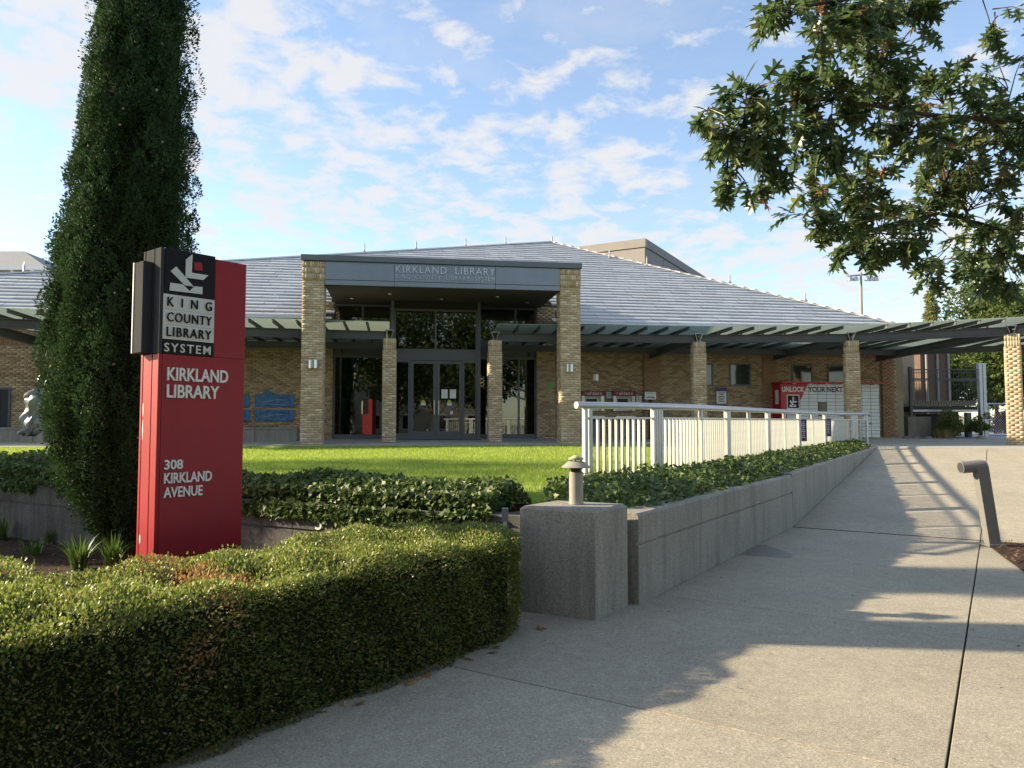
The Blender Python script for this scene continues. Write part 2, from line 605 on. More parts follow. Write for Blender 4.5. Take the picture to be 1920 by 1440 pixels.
M['oak'] = mat('oak_leaf', (0.045, 0.085, 0.022), 0.30, island=[(0, (0.05, 0.08, 0.04)), (0.5, (0.088, 0.13, 0.06)), (0.88, (0.14, 0.18, 0.08)), (0.978, (0.24, 0.25, 0.09)), (0.988, (0.3, 0.13, 0.06)), (1, (0.3, 0.09, 0.05))], transl=0.42, spec=0.45)
M['far_leaf'] = mat('far_leaf', (0.07, 0.11, 0.03), 0.6, island=[(0, (0.03, 0.06, 0.018)), (0.5, (0.07, 0.11, 0.03)), (0.9, (0.13, 0.16, 0.04)), (1, (0.22, 0.19, 0.05))], transl=0.3, spec=0.25)
M['poplar_leaf'] = mat('poplar_leaf', (0.16, 0.18, 0.07), 0.6, island=[(0, (0.08, 0.11, 0.04)), (0.6, (0.17, 0.19, 0.07)), (1, (0.30, 0.27, 0.11))], transl=0.3, spec=0.25)
M['red_leaf'] = mat('red_leaf', (0.16, 0.03, 0.03), 0.6, island=[(0, (0.06, 0.02, 0.018)), (1, (0.24, 0.04, 0.045))], transl=0.3, spec=0.25)
M['strap_leaf'] = mat('strap_leaf', (0.09, 0.15, 0.035), 0.45, island=[(0, (0.05, 0.10, 0.02)), (1, (0.14, 0.21, 0.06))], transl=0.3)
M['dry_grass'] = mat('dry_grass', (0.30, 0.24, 0.11), 0.8, island=[(0, (0.18, 0.14, 0.06)), (1, (0.40, 0.33, 0.16))], transl=0.2)
M['wood_light'] = mat('light_wood', (0.50, 0.42, 0.26), 0.5, var=0.08)
M['carpet'] = mat('interior_floor', (0.07, 0.06, 0.055), 0.9)
M['interior'] = mat('interior_wall', (0.11, 0.10, 0.09), 0.9)
M['glass'] = glass_mat('window_glass', (0.42, 0.46, 0.45), 1.3)
M['screen'] = mat('dark_screen', (0.015, 0.017, 0.03), 0.15, spec=0.6)
M['dark_glass'] = mat('dark_window_glass', (0.02, 0.03, 0.026), 0.05, var=0.2, spec=0.8)
M['canopy_glass'] = mat('frosted_canopy_glass', (0.42, 0.47, 0.45), 0.25, var=0.03, spec=0.5, transl=0.62, trans_col=(0.56, 0.63, 0.59))
M['roof_grey'] = mat('grey_shingles', (0.22, 0.23, 0.24), 0.8, var=0.2, scale=6)
M['cream'] = mat('cream_wall', (0.55, 0.50, 0.42), 0.8, var=0.05)
M['puddle'] = mat('damp_stain', (0.19, 0.18, 0.155), 0.45, var=0.25, scale=8, spec=0.4)

# ------------------------------------------------------------------ text
def text_mesh(body, bold=0.0, extrude=0.0, spacing=1.0):
    cu = bpy.data.curves.new('text', 'FONT')
    cu.body = body
    cu.size = 1.0
    cu.offset = bold
    cu.extrude = extrude
    cu.space_character = spacing
    cu.resolution_u = 3
    o = bpy.data.objects.new('text', cu)
    COL.objects.link(o)
    dg = bpy.context.evaluated_depsgraph_get()
    me = bpy.data.meshes.new_from_object(o.evaluated_get(dg))
    COL.objects.unlink(o)
    bpy.data.objects.remove(o)
    return me


def text(name, body, org, right, up, width, height, m, parent, bold=0.0, depth=0.006, spacing=1.0, split=True):
    """Raised lettering: org is the lower left corner of the word's box; each letter is its own piece."""
    me = text_mesh(body, bold, 0.05, spacing)
    n = len(me.vertices)
    co = np.zeros(n * 3)
    me.vertices.foreach_get('co', co)
    co = co.reshape(-1, 3)
    lo, hi = co.min(0), co.max(0)
    u = (co[:, 0] - lo[0]) / (hi[0] - lo[0]) * width
    v = (co[:, 1] - lo[1]) / (hi[1] - lo[1]) * height
    w = (co[:, 2] - lo[2]) / (hi[2] - lo[2]) * depth
    right, up = Vector(right).normalized(), Vector(up).normalized()
    nor = right.cross(up)
    P0 = ORG[parent.name]
    V = np.array(Vector(org) - P0)[None, :] + u[:, None] * np.array(right) + v[:, None] * np.array(up) + w[:, None] * np.array(nor)
    polys = [tuple(p.vertices) for p in me.polygons]
    bpy.data.meshes.remove(me)
    # letters: runs of vertices that overlap along the line of writing
    if split:
        root = list(range(n))

        def find(a):
            while root[a] != a:
                root[a] = root[root[a]]
                a = root[a]
            return a
        for p in polys:
            for a in p[1:]:
                root[find(a)] = find(p[0])
        isl = {}
        for a in range(n):
            isl.setdefault(find(a), []).append(a)
        runs = []
        for vs in sorted(isl.values(), key=lambda vs: u[vs].min()):
            a, b = u[vs].min(), u[vs].max()
            if runs and a < runs[-1][1] - 0.5 * (b - a):
                runs[-1] = (runs[-1][0] + vs, max(b, runs[-1][1]))
            else:
                runs.append((list(vs), b))
        groups = [r[0] for r in runs]
    else:
        groups = [list(range(n))]
    o = None
    for gverts in groups:
        keep_ = {a: i for i, a in enumerate(gverts)}
        fs_ = [tuple(keep_[a] for a in p) for p in polys if p[0] in keep_]
        m2 = bpy.data.meshes.new(name)
        m2.from_pydata([tuple(V[a]) for a in gverts], [], fs_)
        m2.materials.append(m)
        m2.update()
        o = bpy.data.objects.new('letter' if split else name, m2)
        link(o, parent)
        ORG[o.name] = P0
        if not split:
            o['kind'] = 'stuff'
    return o


# ------------------------------------------------------------------ ground
def sheet(name, pts, m, kind='structure', parent=None):
    n = len(pts)
    b = MB()
    b.add(pts, [tuple(range(n))])
    o = b.build(name, m, parent, recalc=False)
    if kind:
        o['kind'] = kind
    return o


sheet('ground', [(-900, -900, -0.12), (900, -900, -0.12), (900, 1500, -0.12), (-900, 1500, -0.12)], M['ground'])
road = sheet('road', [PQ(-120, 6.5, -0.10), PQ(-120, 16, -0.10), PQ(9, 16, -0.10), PQ(9, 6.5, -0.10)], M['asphalt'])

pave = thing('pavement', (0, 0, 0), kind='structure')


def slab(name, ring, m, parent, th=0.10, gap=0.006, bev=0.003, joint_q=None):
    """paving slab: ring of top corners (counter-clockwise)"""
    ring = [Vector(r) for r in ring]
    c = sum(ring, Vector()) / len(ring)

    def inset(d, dz):
        res = []
        n = len(ring)
        for i, r in enumerate(ring):
            e1 = (ring[(i + 1) % n] - r).normalized()
            e0 = (ring[i - 1] - r).normalized()
            off = e1 + e0
            k = d / max(0.2, abs(e0.cross(e1).length))
            res.append(r + (e0 + e1) * k + Vector((0, 0, dz)))
        return res
    r0, r1, r2 = inset(gap, -th), inset(gap, -bev), inset(gap + bev, 0)
    n = len(ring)
    b = MB()
    vs = r0 + r1 + r2
    fs_ = [tuple(range(2 * n, 3 * n))]
    for k in range(2):
        for i in range(n):
            j = (i + 1) % n
            fs_.append((k * n + i, k * n + j, (k + 1) * n + j, (k + 1) * n + i))
    b.add(vs, fs_)
    return b.build(name, m, parent)


P_EDGES = [-9.5, -6.8, -4.1, -1.4, 1.3, 4.0, 6.7, 9.4, 12.2, 14.7, 17.2, 19.7, 22.2]
Q_EDGES = [-2.72, -0.25, 2.2, 4.65, 7.1]
for i in range(len(P_EDGES) - 1):
    p0, p1 = P_EDGES[i], P_EDGES[i + 1]
    z0, z1 = ramp_z(p0), ramp_z(p1)
    for j in range(len(Q_EDGES) - 1):
        q0, q1 = Q_EDGES[j], Q_EDGES[j + 1]
        if j == 0 and p1 <= 6.75:
            q0 = -4.2
        if p0 < 12.0 and j >= 2:
            continue
        slab('slab', [PQ(p0, q0, z0), PQ(p0, q1, z0), PQ(p1, q1, z1), PQ(p1, q0, z1)], M['paving'], pave, gap=0.006)
for j in range(2):
    slab('slab', [PQ(12.2, 7.1 + j * 2.5, 0), PQ(12.2, 9.6 + j * 2.5, 0), PQ(22.2, 9.6 + j * 2.5, 1), PQ(22.2, 7.1 + j * 2.5, 1)], M['paving'], pave)
sheet('joint_bed', [PQ(-9.5, -4.2, -0.03), PQ(-9.5, 7, -0.03), PQ(12.2, 7, -0.03), PQ(12.2, -4.2, -0.03)], M['soil'], None, pave)
sheet('joint_bed', [PQ(12.2, -2.72, -0.03), PQ(12.2, 12.1, -0.03), PQ(22.2, 12.1, 0.97), PQ(22.2, -2.72, 0.97)], M['soil'], None, pave)
MB().hexa([PQ(12.175, -2.72, -0.02), PQ(12.175, 2.3, -0.02), PQ(12.21, 2.3, -0.02), PQ(12.21, -2.72, -0.02), PQ(12.175, -2.72, 0.003), PQ(12.175, 2.3, 0.003), PQ(12.21, 2.3, 0.005), PQ(12.21, -2.72, 0.005)]).build('joint_filler', M['soil'], pave)
sheet('kerb_verge', [PQ(-120, 2.2, -0.07), PQ(-120, 6.5, -0.07), PQ(12.2, 6.5, -0.07), PQ(12.2, 2.2, -0.07)], M['lawn'], 'structure')

# planting bed at the right of the pavement
bed_q = [(12.16, -0.22), (11.6, -0.14), (10.8, 0.0), (9.5, 0.25), (8.2, 0.62), (7.0, 1.1), (5.8, 1.75), (4.8, 2.6)]
pts = [PQ(p, q, 0.012) for p, q in bed_q] + [PQ(4.8, 6.4, 0.03), PQ(12.16, 6.4, 0.03)]
rb = sheet('planting_bed', pts, M['soil'])

# plaza in front of the building
plaza = thing('plaza', (0, 0, 0), kind='structure')
for k in range(-13, 12):
    s0 = k * 2.6
    slab('slab', [F(s0, -1.0, 1.0), F(s0 + 2.6, -1.0, 1.0), F(s0 + 2.6, 3.2, 1.12), F(s0, 3.2, 1.12)], M['plaza'], plaza, gap=0.004)
A0, A1 = F(11.9, -1.0, 1.0), PQ(22.2, -2.72, 1.0)
zone = [A1, PQ(22.2, -0.25, 1.0), F(13.6, -1.0, 1.0), A0]
slab('slab', zone, M['plaza'], plaza, gap=0.004)
qs = [-0.25, 2.2, 4.65, 7.1, 9.6, 12.1]
tops = [13.6, 17.0, 20.5, 24.0, 27.5, 31.2]
for a in range(5):
    slab('slab', [PQ(22.2, qs[a], 1.0), PQ(22.2, qs[a + 1], 1.0), F(tops[a + 1], -1.0, 1.0), F(tops[a], -1.0, 1.0)], M['plaza'], plaza, gap=0.004)
sheet('terrace_ground', [F(-70, 3.19, 1.10), F(60, 3.19, 1.10), F(60, 90, 1.12), F(-70, 90, 1.12)], M['plaza'])
sheet('joint_bed', [F(-34, -1.0, 0.98), F(31.2, -1.0, 0.98), F(31.2, 3.2, 1.09), F(-34, 3.2, 1.09)], M['soil'], None, plaza)
sheet('joint_bed', [PQ(22.2, -2.7, 0.98), PQ(22.2, 12.1, 0.98), F(31.2, -1.0, 0.98), F(11.9, -1.0, 0.98)], M['soil'], None, plaza)

# lawn terrain between the retaining walls and the plaza
WALL_L = [(-15.0, 16.6), (-12.6, 14.6), (-10.0, 12.55), (-7.5, 10.75), (-5.2, 9.35), (-2.86, 8.02), (-1.7, 7.38), (-0.9, 6.98), (-0.2, 6.66)]
WALL_R = [PQ(6.75, -2.72), PQ(12.2, -2.72), PQ(22.1, -2.66)]


def resample(pts, n):
    P = np.array([tuple(Vector(p).to_2d() if len(p) == 3 else p) for p in pts], float)
    d = np.concatenate([[0], np.cumsum(np.linalg.norm(np.diff(P, axis=0), axis=1))])
    x = np.linspace(0, d[-1], n)
    return np.stack([np.interp(x, d, P[:, 0]), np.interp(x, d, P[:, 1])], 1)


def smooth_line(pts, n):
    """Catmull-Rom through 2D points, evenly resampled"""
    P = [np.array(p, float) for p in pts]
    P = [2 * P[0] - P[1]] + P + [2 * P[-1] - P[-2]]
    res = []
    for i in range(1, len(P) - 2):
        for u in np.linspace(0, 1, 12, endpoint=False):
            a, b, c, d = P[i - 1], P[i], P[i + 1], P[i + 2]
            res.append(0.5 * ((2 * b) + (-a + c) * u + (2 * a - 5 * b + 4 * c - d) * u * u + (-a + 3 * b - 3 * c + d) * u ** 3))
    res.append(P[-2])
    return resample(res, n)


wl_pts = smooth_line(WALL_L, 60)
front = np.concatenate([wl_pts + np.array([0.02, 0.1]), [[0.35, 6.95], [0.95, 7.05]], resample(WALL_R, 60) + np.array([-0.12, 0.05])])
front = resample(front, 120)
back = np.array([tuple(F(s, -1.02).to_2d()) for s in np.linspace(-15.5, 11.9, 120)])
rows = 26
LV = []
for r in range(rows):
    k = r / (rows - 1)
    P = front * (1 - k) + back * k
    LV.append(np.column_stack([P, lawn_z(P[:, 0], P[:, 1])]))
LV = np.concatenate(LV)
n = 120
idx = np.arange(n * rows).reshape(rows, n)
faces = np.stack([idx[:-1, :-1].ravel(), idx[:-1, 1:].ravel(), idx[1:, 1:].ravel(), idx[1:, :-1].ravel()], 1)
lawn = mesh_np('lawn', LV, faces, M['lawn'], smooth=True)
lawn['kind'] = 'structure'
kerb = MB().fbox(-16, 11.7, -1.14, -1.02, 0.85, 1.012)
kerb.build('kerb', M['concrete_pale'])['kind'] = 'structure'


# ------------------------------------------------------------------ brickwork
def bricks_on(V, Fc, o, u, nrm, width, z0, z1, holes=(), bl=0.20, bh=0.058, j=0.0095, out=0.007, soldier=False, stagger=True):
    """Lay bricks on a flat face: o lower left corner on the face, u along, nrm outwards."""
    o, u, nrm = Vector(o), Vector(u).normalized(), Vector(nrm).normalized()
    zc, row = z0, 0
    if soldier:
        bl, bh = 0.058, z1 - z0 - j
    while zc + bh * 0.6 < z1:
        h = min(bh, z1 - zc - 0.001)
        x = -(bl + j) * (0.5 if (row % 2 and stagger) else 0.0)
        while x < width:
            a, b = max(x, 0.0), min(x + bl, width)
            x += bl + j
            if b - a < 0.03:
                continue
            mx, mz = (a + b) / 2, zc + h / 2
            if any(h0 < mx < h1 and g0 < mz < g1 for h0, h1, g0, g1 in holes):
                continue
            d = out + random.uniform(-0.0012, 0.0015)
            p0 = o + u * a
            p1 = o + u * b
            k = len(V)
            for p, zz_ in ((p0, zc), (p1, zc), (p1, zc + h), (p0, zc + h)):
                V.append((p.x, p.y, zz_))
            for p, zz_ in ((p0, zc), (p1, zc), (p1, zc + h), (p0, zc + h)):
                q = p + nrm * d
                V.append((q.x, q.y, zz_))
            Fc += [(k + 4, k + 5, k + 6, k + 7), (k, k + 1, k + 5, k + 4), (k + 1, k + 2, k + 6, k + 5), (k + 2, k + 3, k + 7, k + 6), (k + 3, k, k + 4, k + 7)]
        zc += bh + j
        row += 1


def brick_part(parent, spans, m, name='brickwork'):
    V, Fc = [], []
    for sp in spans:
        bricks_on(V, Fc, **sp)
    o = mesh_np(name, V, np.array(Fc), m, parent)
    o['kind'] = 'stuff'
    return o


def brick_column(root, cx, cy, ang, w, z0, z1, cap, core='core'):
    """free-standing brick pier: core plus laid bricks on its four faces; cap = height of the narrower crown"""
    ax = Vector((math.cos(ang), math.sin(ang), 0))
    ay = Vector((-ax.y, ax.x, 0))
    c = Vector((cx, cy, 0))
    b = MB()
    b.box(c + Vector((0, 0, (z0 + z1 - cap) / 2)), ax * (w / 2 - 0.007), ay * (w / 2 - 0.007), Vector((0, 0, (z1 - cap - z0) / 2)))
    w2 = w - 0.035
    if cap > 0:
        b.box(c + Vector((0, 0, z1 - cap / 2 + 0.001)), ax * (w2 / 2 - 0.007), ay * (w2 / 2 - 0.007), Vector((0, 0, cap / 2)))
    co = b.build(core, M['mortar'], root)
    sp, sp2 = [], []
    for d, e in ((ax, ay), (-ay, ax), (-ax, -ay), (ay, -ax)):
        # outward normal e.. face direction d
        nrm = Vector((d.y, -d.x, 0))
        sp.append(dict(o=c + nrm * (w / 2 - 0.007) - d * (w / 2 - 0.004), u=d, nrm=nrm, width=w - 0.008, z0=z0, z1=z1 - cap, bl=(w - 0.008) / (2 if w < 0.5 else 3) - 0.0095, out=0.005))
        if cap > 0:
            sp2.append(dict(o=c + nrm * (w2 / 2 - 0.007) - d * (w2 / 2 - 0.004), u=d, nrm=nrm, width=w2 - 0.008, z0=z1 - cap, z1=z1 - cap / 2, soldier=True))
            sp2.append(dict(o=c + nrm * (w2 / 2 - 0.007) - d * (w2 / 2 - 0.004), u=d, nrm=nrm, width=w2 - 0.008, z0=z1 - cap / 2, z1=z1, soldier=True))
    brick_part(root, sp, M['brick_pillar'])
    if sp2:
        brick_part(root, sp2, M['brick_pillar'], 'soldier_course')
    return co


# ------------------------------------------------------------------ the library
LIB = thing('library_building', F(0, 3.0, 1.1), 'long tan brick library with pale hipped roof and grey metal entrance porch', 'building')
TW = 3.0                       # depth of the main wall plane behind the porch piers
ZF = 1.10
ZWT = 4.75
SL, SR = -26.0, sz(1684, 800, TW)[0]
s_pl, s_pr = -3.62, sz(1040, 700, TW)[0]          # the brick ends beside the glazing
sgl, sgr = sz(625, 700, TW)[0], sz(1005, 700, TW)[0]


def lib(b, name, m, parent=LIB, **k):
    return b.build(name, m, parent, **k)


# walls with their bricks
w = MB()
w.fbox(SL, sgl - 0.01, TW + 0.01, TW + 0.35, ZF - 0.1, ZWT)
lib(w, 'wall', M['mortar'])
w = MB()
w.fbox(sgr + 0.01, SR - 0.02, TW + 0.01, TW + 0.35, ZF - 0.1, ZWT)
lib(w, 'wall', M['mortar'])
for a, b_ in ((s_pl - 0.2, sgl), (sgr, s_pr)):
    w = MB()
    w.fbox(a, b_ - 0.01, TW - 0.12, TW + 0.3, ZF - 0.1, 5.6)
    lib(w, 'porch_wall', M['mortar'])
w = MB()
w.fbox(SR - 0.02, SR + 0.25, TW + 0.01, 22.0, ZF - 0.1, ZWT)
lib(w, 'wall', M['mortar'])

# windows of the right-hand wall
win_px = [(1332, 1338, 681, 724), (1367, 1408, 681, 724), (1484, 1524, 683, 724), (1551, 1592, 683, 724)]
wins = []
for x0, x1, y0, y1 in win_px:
    if x0 == 1332:
        x0, x1 = 1297, 1337
    a, zt = sz(x0, y0, TW)
    b_, zb = sz(x1, y1, TW)
    wins.append((a, b_, zb, zt))
nF = -FT
z_sold0, z_sold1 = 4.03, 4.27
hl = []
s_r0 = s_pr + 0.02
holes = [(a - s_r0 - 0.0, b_ - s_r0 + 0.0, zb, zt) for a, b_, zb, zt in wins]
W0 = SR - s_r0
brick_part(LIB, [dict(o=F(s_r0, TW + 0.01), u=FU, nrm=nF, width=W0, z0=ZF, z1=z_sold0, holes=holes),
                 dict(o=F(s_r0, TW + 0.01), u=FU, nrm=nF, width=W0, z0=z_sold1, z1=ZWT)], M['brick_wall'])
brick_part(LIB, [dict(o=F(s_r0, TW + 0.01), u=FU, nrm=nF, width=W0, z0=z_sold0, z1=z_sold1, soldier=True)], M['brick_soldier'], 'soldier_course')
door_l = (sz(-14, 700, TW)[0], sz(22, 700, TW)[0])
o0 = -17.5
brick_part(LIB, [dict(o=F(o0, TW + 0.01), u=FU, nrm=nF, width=(s_pl - 0.2) - o0, z0=ZF, z1=z_sold0, holes=[(door_l[0] - o0, door_l[1] - o0, ZF, 2.75)]),
                 dict(o=F(o0, TW + 0.01), u=FU, nrm=nF, width=(s_pl - 0.2) - o0, z0=z_sold1, z1=ZWT)], M['brick_wall'])
brick_part(LIB, [dict(o=F(o0, TW + 0.01), u=FU, nrm=nF, width=(s_pl - 0.2) - o0, z0=z_sold0, z1=z_sold1, soldier=True)], M['brick_soldier'], 'soldier_course')
for a, b_ in ((s_pl - 0.2, sgl - 0.01), (sgr, s_pr - 0.01)):
    brick_part(LIB, [dict(o=F(a, TW - 0.12), u=FU, nrm=nF, width=b_ - a, z0=ZF, z1=5.58)], M['brick_wall'])
brick_part(LIB, [dict(o=F(s_pr - 0.01, TW - 0.12), u=FT, nrm=FU, width=0.14, z0=ZF, z1=5.58)], M['brick_wall'])
# pilasters that carry the canopy beams
for px0, px1 in ((1208, 1239), (1432, 1458), (1655, 1677)):
    a, b_ = sz(px0, 760, TW - 0.06)[0], sz(px1, 760, TW - 0.06)[0]
    p = MB().fbox(a, b_, TW - 0.055, TW + 0.004, ZF, 4.3)
    po = lib(p, 'pilaster', M['mortar'])
    brick_part(po, [dict(o=F(a, TW - 0.055), u=FU, nrm=nF, width=b_ - a, z0=ZF, z1=4.28)], M['brick_soldier'])

# small windows
for a, b_, zb, zt in wins:
    fr = MB()
    f = 0.055
    fr.fbox(a, a + f, TW - 0.02, TW + 0.009, zb, zt).fbox(b_ - f, b_, TW - 0.02, TW + 0.009, zb, zt)
    fr.fbox(a + f, b_ - f, TW - 0.02, TW + 0.009, zb, zb + f).fbox(a + f, b_ - f, TW - 0.02, TW + 0.009, zt - f, zt)
    wo = lib(fr, 'window', M['metal_frame'])
    MB().fbox(a + f, b_ - f, TW - 0.004, TW + 0.008, zb + f, zt - f).build('pane', M['dark_glass'], wo)
# far left door
fr = MB()
a, b_ = door_l
zt = 2.72
fr.fbox(a, a + 0.06, TW - 0.03, TW + 0.009, ZF, zt).fbox(b_ - 0.06, b_, TW - 0.03, TW + 0.009, ZF, zt).fbox(a + 0.06, b_ - 0.06, TW - 0.03, TW + 0.009, zt - 0.06, zt)
do = lib(fr, 'side_door', M['metal_dark'])
MB().fbox(a + 0.06, (a + b_) / 2 - 0.005, TW - 0.012, TW + 0.008, ZF, zt - 0.06).build('leaf', M['sign_grey'], do)
MB().fbox((a + b_) / 2 + 0.005, b_ - 0.06, TW - 0.012, TW + 0.008, ZF, zt - 0.06).build('leaf', M['sign_grey'], do)
# vertical pipe beside it
a = sz(70, 700, TW - 0.1)[0]
MB().tube([F(a, TW - 0.08, ZF), F(a, TW - 0.08, 4.1)], 0.045).build('downpipe', M['mortar'], LIB, smooth=True)

# ---- porch piers, fascia, soffit
for sgn in (-1, 1):
    b = MB()
    P = F(3.75 * sgn, 0)
    pier = thing('porch_pier', (P.x, P.y, 1.0))
    pier.parent = LIB
    pier.location = pier.location - Vector(LIB.location)
    brick_column(pier, P.x, P.y, FA, 0.61, 1.02, 6.25, 0.0)
    # vertical crown courses on the top of the pier front
    V, Fc = [], []
    for d in (FU, FT, -FU, -FT):
        nrm = Vector((d.y, -d.x, 0))
        for r in range(3):
            bricks_on(V, Fc, o=Vector((P.x, P.y, 0)) + nrm * 0.305 - d * 0.30, u=d, nrm=nrm, width=0.60, z0=5.72 + r * 0.176, z1=5.72 + (r + 1) * 0.176, soldier=True, out=0.010)
    mesh_np('soldier_course', V, np.array(Fc), M['brick_pillar'], pier)['kind'] = 'stuff'

cop = MB().fbox(-4.10, 4.10, -0.36, 4.2, 6.262, 6.43)
lib(cop, 'coping', M['coping'], bevel=0.01)
jx = [-3.44, sz(740, 510, -0.3)[0], sz(929, 515, -0.3)[0], 3.44]
fas = []
for k in range(3):
    up = MB().fbox(jx[k] + 0.006, jx[k + 1] - 0.006, -0.29, -0.20, 5.735, 6.255)
    fas.append(lib(up, 'fascia_panel', M['metal_panel'], bevel=0.004))
    lo = MB().fbox(jx[k] + 0.006, jx[k + 1] - 0.006, -0.29, -0.20, 5.585, 5.722)
    lib(lo, 'fascia_panel', M['metal_panel'], bevel=0.004)
bk = MB().fbox(-3.44, 3.44, -0.195, 4.1, 5.60, 6.255)
lib(bk, 'porch_box', M['black'])
lib(MB().fbox(-3.43, 3.43, -0.20, 4.0, 5.565, 5.597), 'soffit', M['soffit'])
for s_, t_ in ((-1.6, 0.9), (1.7, 0.9), (0, 1.6), (-2.8, 1.9), (2.8, 1.9)):
    MB().lathe(F(s_, t_, 5.545), [(0.05, 0), (0.06, 0.022)], 12).build('downlight', M['steel'], LIB)
tx0, tx1 = jx[1] + 0.02, jx[2] - 0.01
text('lettering', 'KIRKLAND  LIBRARY', F(tx0 + 0.01, -0.292, 5.985), FU, (0, 0, 1), tx1 - tx0 - 0.02, 0.205, M['steel'], fas[1], bold=0.0, depth=0.03, spacing=1.18)
text('lettering', 'KING  COUNTY  LIBRARY  SYSTEM', F(tx0 + 0.01, -0.292, 5.815), FU, (0, 0, 1), tx1 - tx0 - 0.02, 0.115, M['steel'], fas[1], bold=0.0, depth=0.025, spacing=1.3)

# ---- entrance glazing
mf = M['metal_frame']


def pane(s0, s1, t, z0, z1, parent, name='pane', m=None):
    return MB().fbox(s0, s1, t, t + 0.012, z0, z1).build(name, m or M['glass'], parent)


def glazed(name, s0, s1, t, z0, z1, vs=(), hs=(), fw=0.06, parent=LIB, d=0.10, base=0.0):
    """framed glazing with mullions at vs and transoms at hs; returns the frame with its panes"""
    b = MB()
    b.fbox(s0, s0 + fw, t, t + d, z0, z1).fbox(s1 - fw, s1, t, t + d, z0, z1)
    b.fbox(s0 + fw, s1 - fw, t, t + d, z1 - fw, z1)
    b.fbox(s0 + fw, s1 - fw, t, t + d, z0, z0 + max(fw, base))
    for v in vs:
        b.fbox(v - fw / 2, v + fw / 2, t + 0.003, t + d - 0.003, z0 + max(fw, base), z1 - fw)
    for h in hs:
        b.fbox(s0 + fw, s1 - fw, t + 0.005, t + d - 0.005, h - fw / 2, h + fw / 2)
    o = b.build(name, mf, parent)
    vv = [s0 + fw] + [x for v in vs for x in (v - fw / 2, v + fw / 2)] + [s1 - fw]
    hh = [z0 + max(fw, base)] + [x for h in hs for x in (h - fw / 2, h + fw / 2)] + [z1 - fw]
    for i in range(0, len(vv), 2):
        for k in range(0, len(hh), 2):
            pane(vv[i], vv[i + 1], t + d * 0.5, hh[k], hh[k + 1], o)
    return o


TG = TW - 0.05                 # side glazing plane
TB = 2.15                      # centre bay plane
sb0, sb1 = sz(738, 700, TB)[0], sz(895, 700, TB)[0]
z_head = sz(680, 667, TG)[1]
# left window and clerestory
glazed('entrance_window', sgl, sb0 - 0.1, TG, ZF, z_head, vs=(), base=0.16)
lib(MB().fbox(sgl, sb0 - 0.1, TG + 0.01, TG + 0.09, z_head + 0.004, z_head + 0.5), 'header_panel', M['metal_dark'])
glazed('clerestory_window', sgl, sb0 - 0.1, TG, z_head + 0.51, 5.55, vs=((sgl + sb0 - 0.1) / 2,))
# right
s_m = sz(973, 700, TG)[0]
glazed('entrance_window', sb1 + 0.1, sgr, TG, ZF, z_head, vs=(s_m,), base=0.16)
lib(MB().fbox(sb1 + 0.1, sgr, TG + 0.01, TG + 0.09, z_head + 0.004, z_head + 0.5), 'header_panel', M['metal_dark'])
glazed('clerestory_window', sb1 + 0.1, sgr, TG, z_head + 0.51, 5.55, vs=(s_m - 0.12,))
for s_ in (sz(640, 664, TG)[0], sz(990, 668, TG)[0]):
    lib(MB().fbox(s_, s_ + 0.06, TG - 0.03, TG + 0.009, z_head + 0.06, z_head + 0.19), 'door_sensor', M['black'])
# centre bay: uprights, upper glass, transom panel, doors, sidelights
zt_b = sz(815, 658, TB)[1]
zt_d = sz(815, 676, TB)[1]
zt_g = sz(815, 583, TB)[1]
lib(MB().fbox(sb0 - 0.10, sb0, TB - 0.04, TG + 0.1, ZF, 5.56), 'bay_post', mf)
lib(MB().fbox(sb1, sb1 + 0.10, TB - 0.04, TB + 0.16, ZF, 5.56), 'bay_post', mf)
lib(MB().fbox(sb1, sb1 + 0.10, TG - 0.10, TG + 0.1, ZF, 5.56), 'bay_post', mf)
g = MB()
g.hexa([F(sb1 + 0.04, TB + 0.16, ZF + 0.1), F(sb1 + 0.052, TB + 0.16, ZF + 0.1), F(sb1 + 0.052, TG - 0.1, ZF + 0.1), F(sb1 + 0.04, TG - 0.1, ZF + 0.1),
        F(sb1 + 0.04, TB + 0.16, 5.5), F(sb1 + 0.052, TB + 0.16, 5.5), F(sb1 + 0.052, TG - 0.1, 5.5), F(sb1 + 0.04, TG - 0.1, 5.5)])
lib(g, 'bay_side_pane', M['glass'])
sm = sz(817, 620, TB)[0]
glazed('upper_window', sb0, sb1, TB, zt_b, zt_g + 0.05, vs=(sm,))
lib(MB().fbox(sb0, sb1, TB + 0.01, TB + 0.09, zt_g + 0.054, 5.56), 'header_panel', M['black'])
lib(MB().fbox(sb0, sb1, TB - 0.01, TB + 0.10, zt_d + 0.004, zt_b - 0.004), 'transom_panel', mf)
sd0, sd1 = sz(769, 750, TB)[0], sz(867, 750, TB)[0]
glazed('sidelight', sb0, sd0 - 0.002, TB, ZF, zt_d, base=0.2)
glazed('sidelight', sd1 + 0.002, sb1, TB, ZF, zt_d, base=0.2)
sdm = (sd0 + sd1) / 2
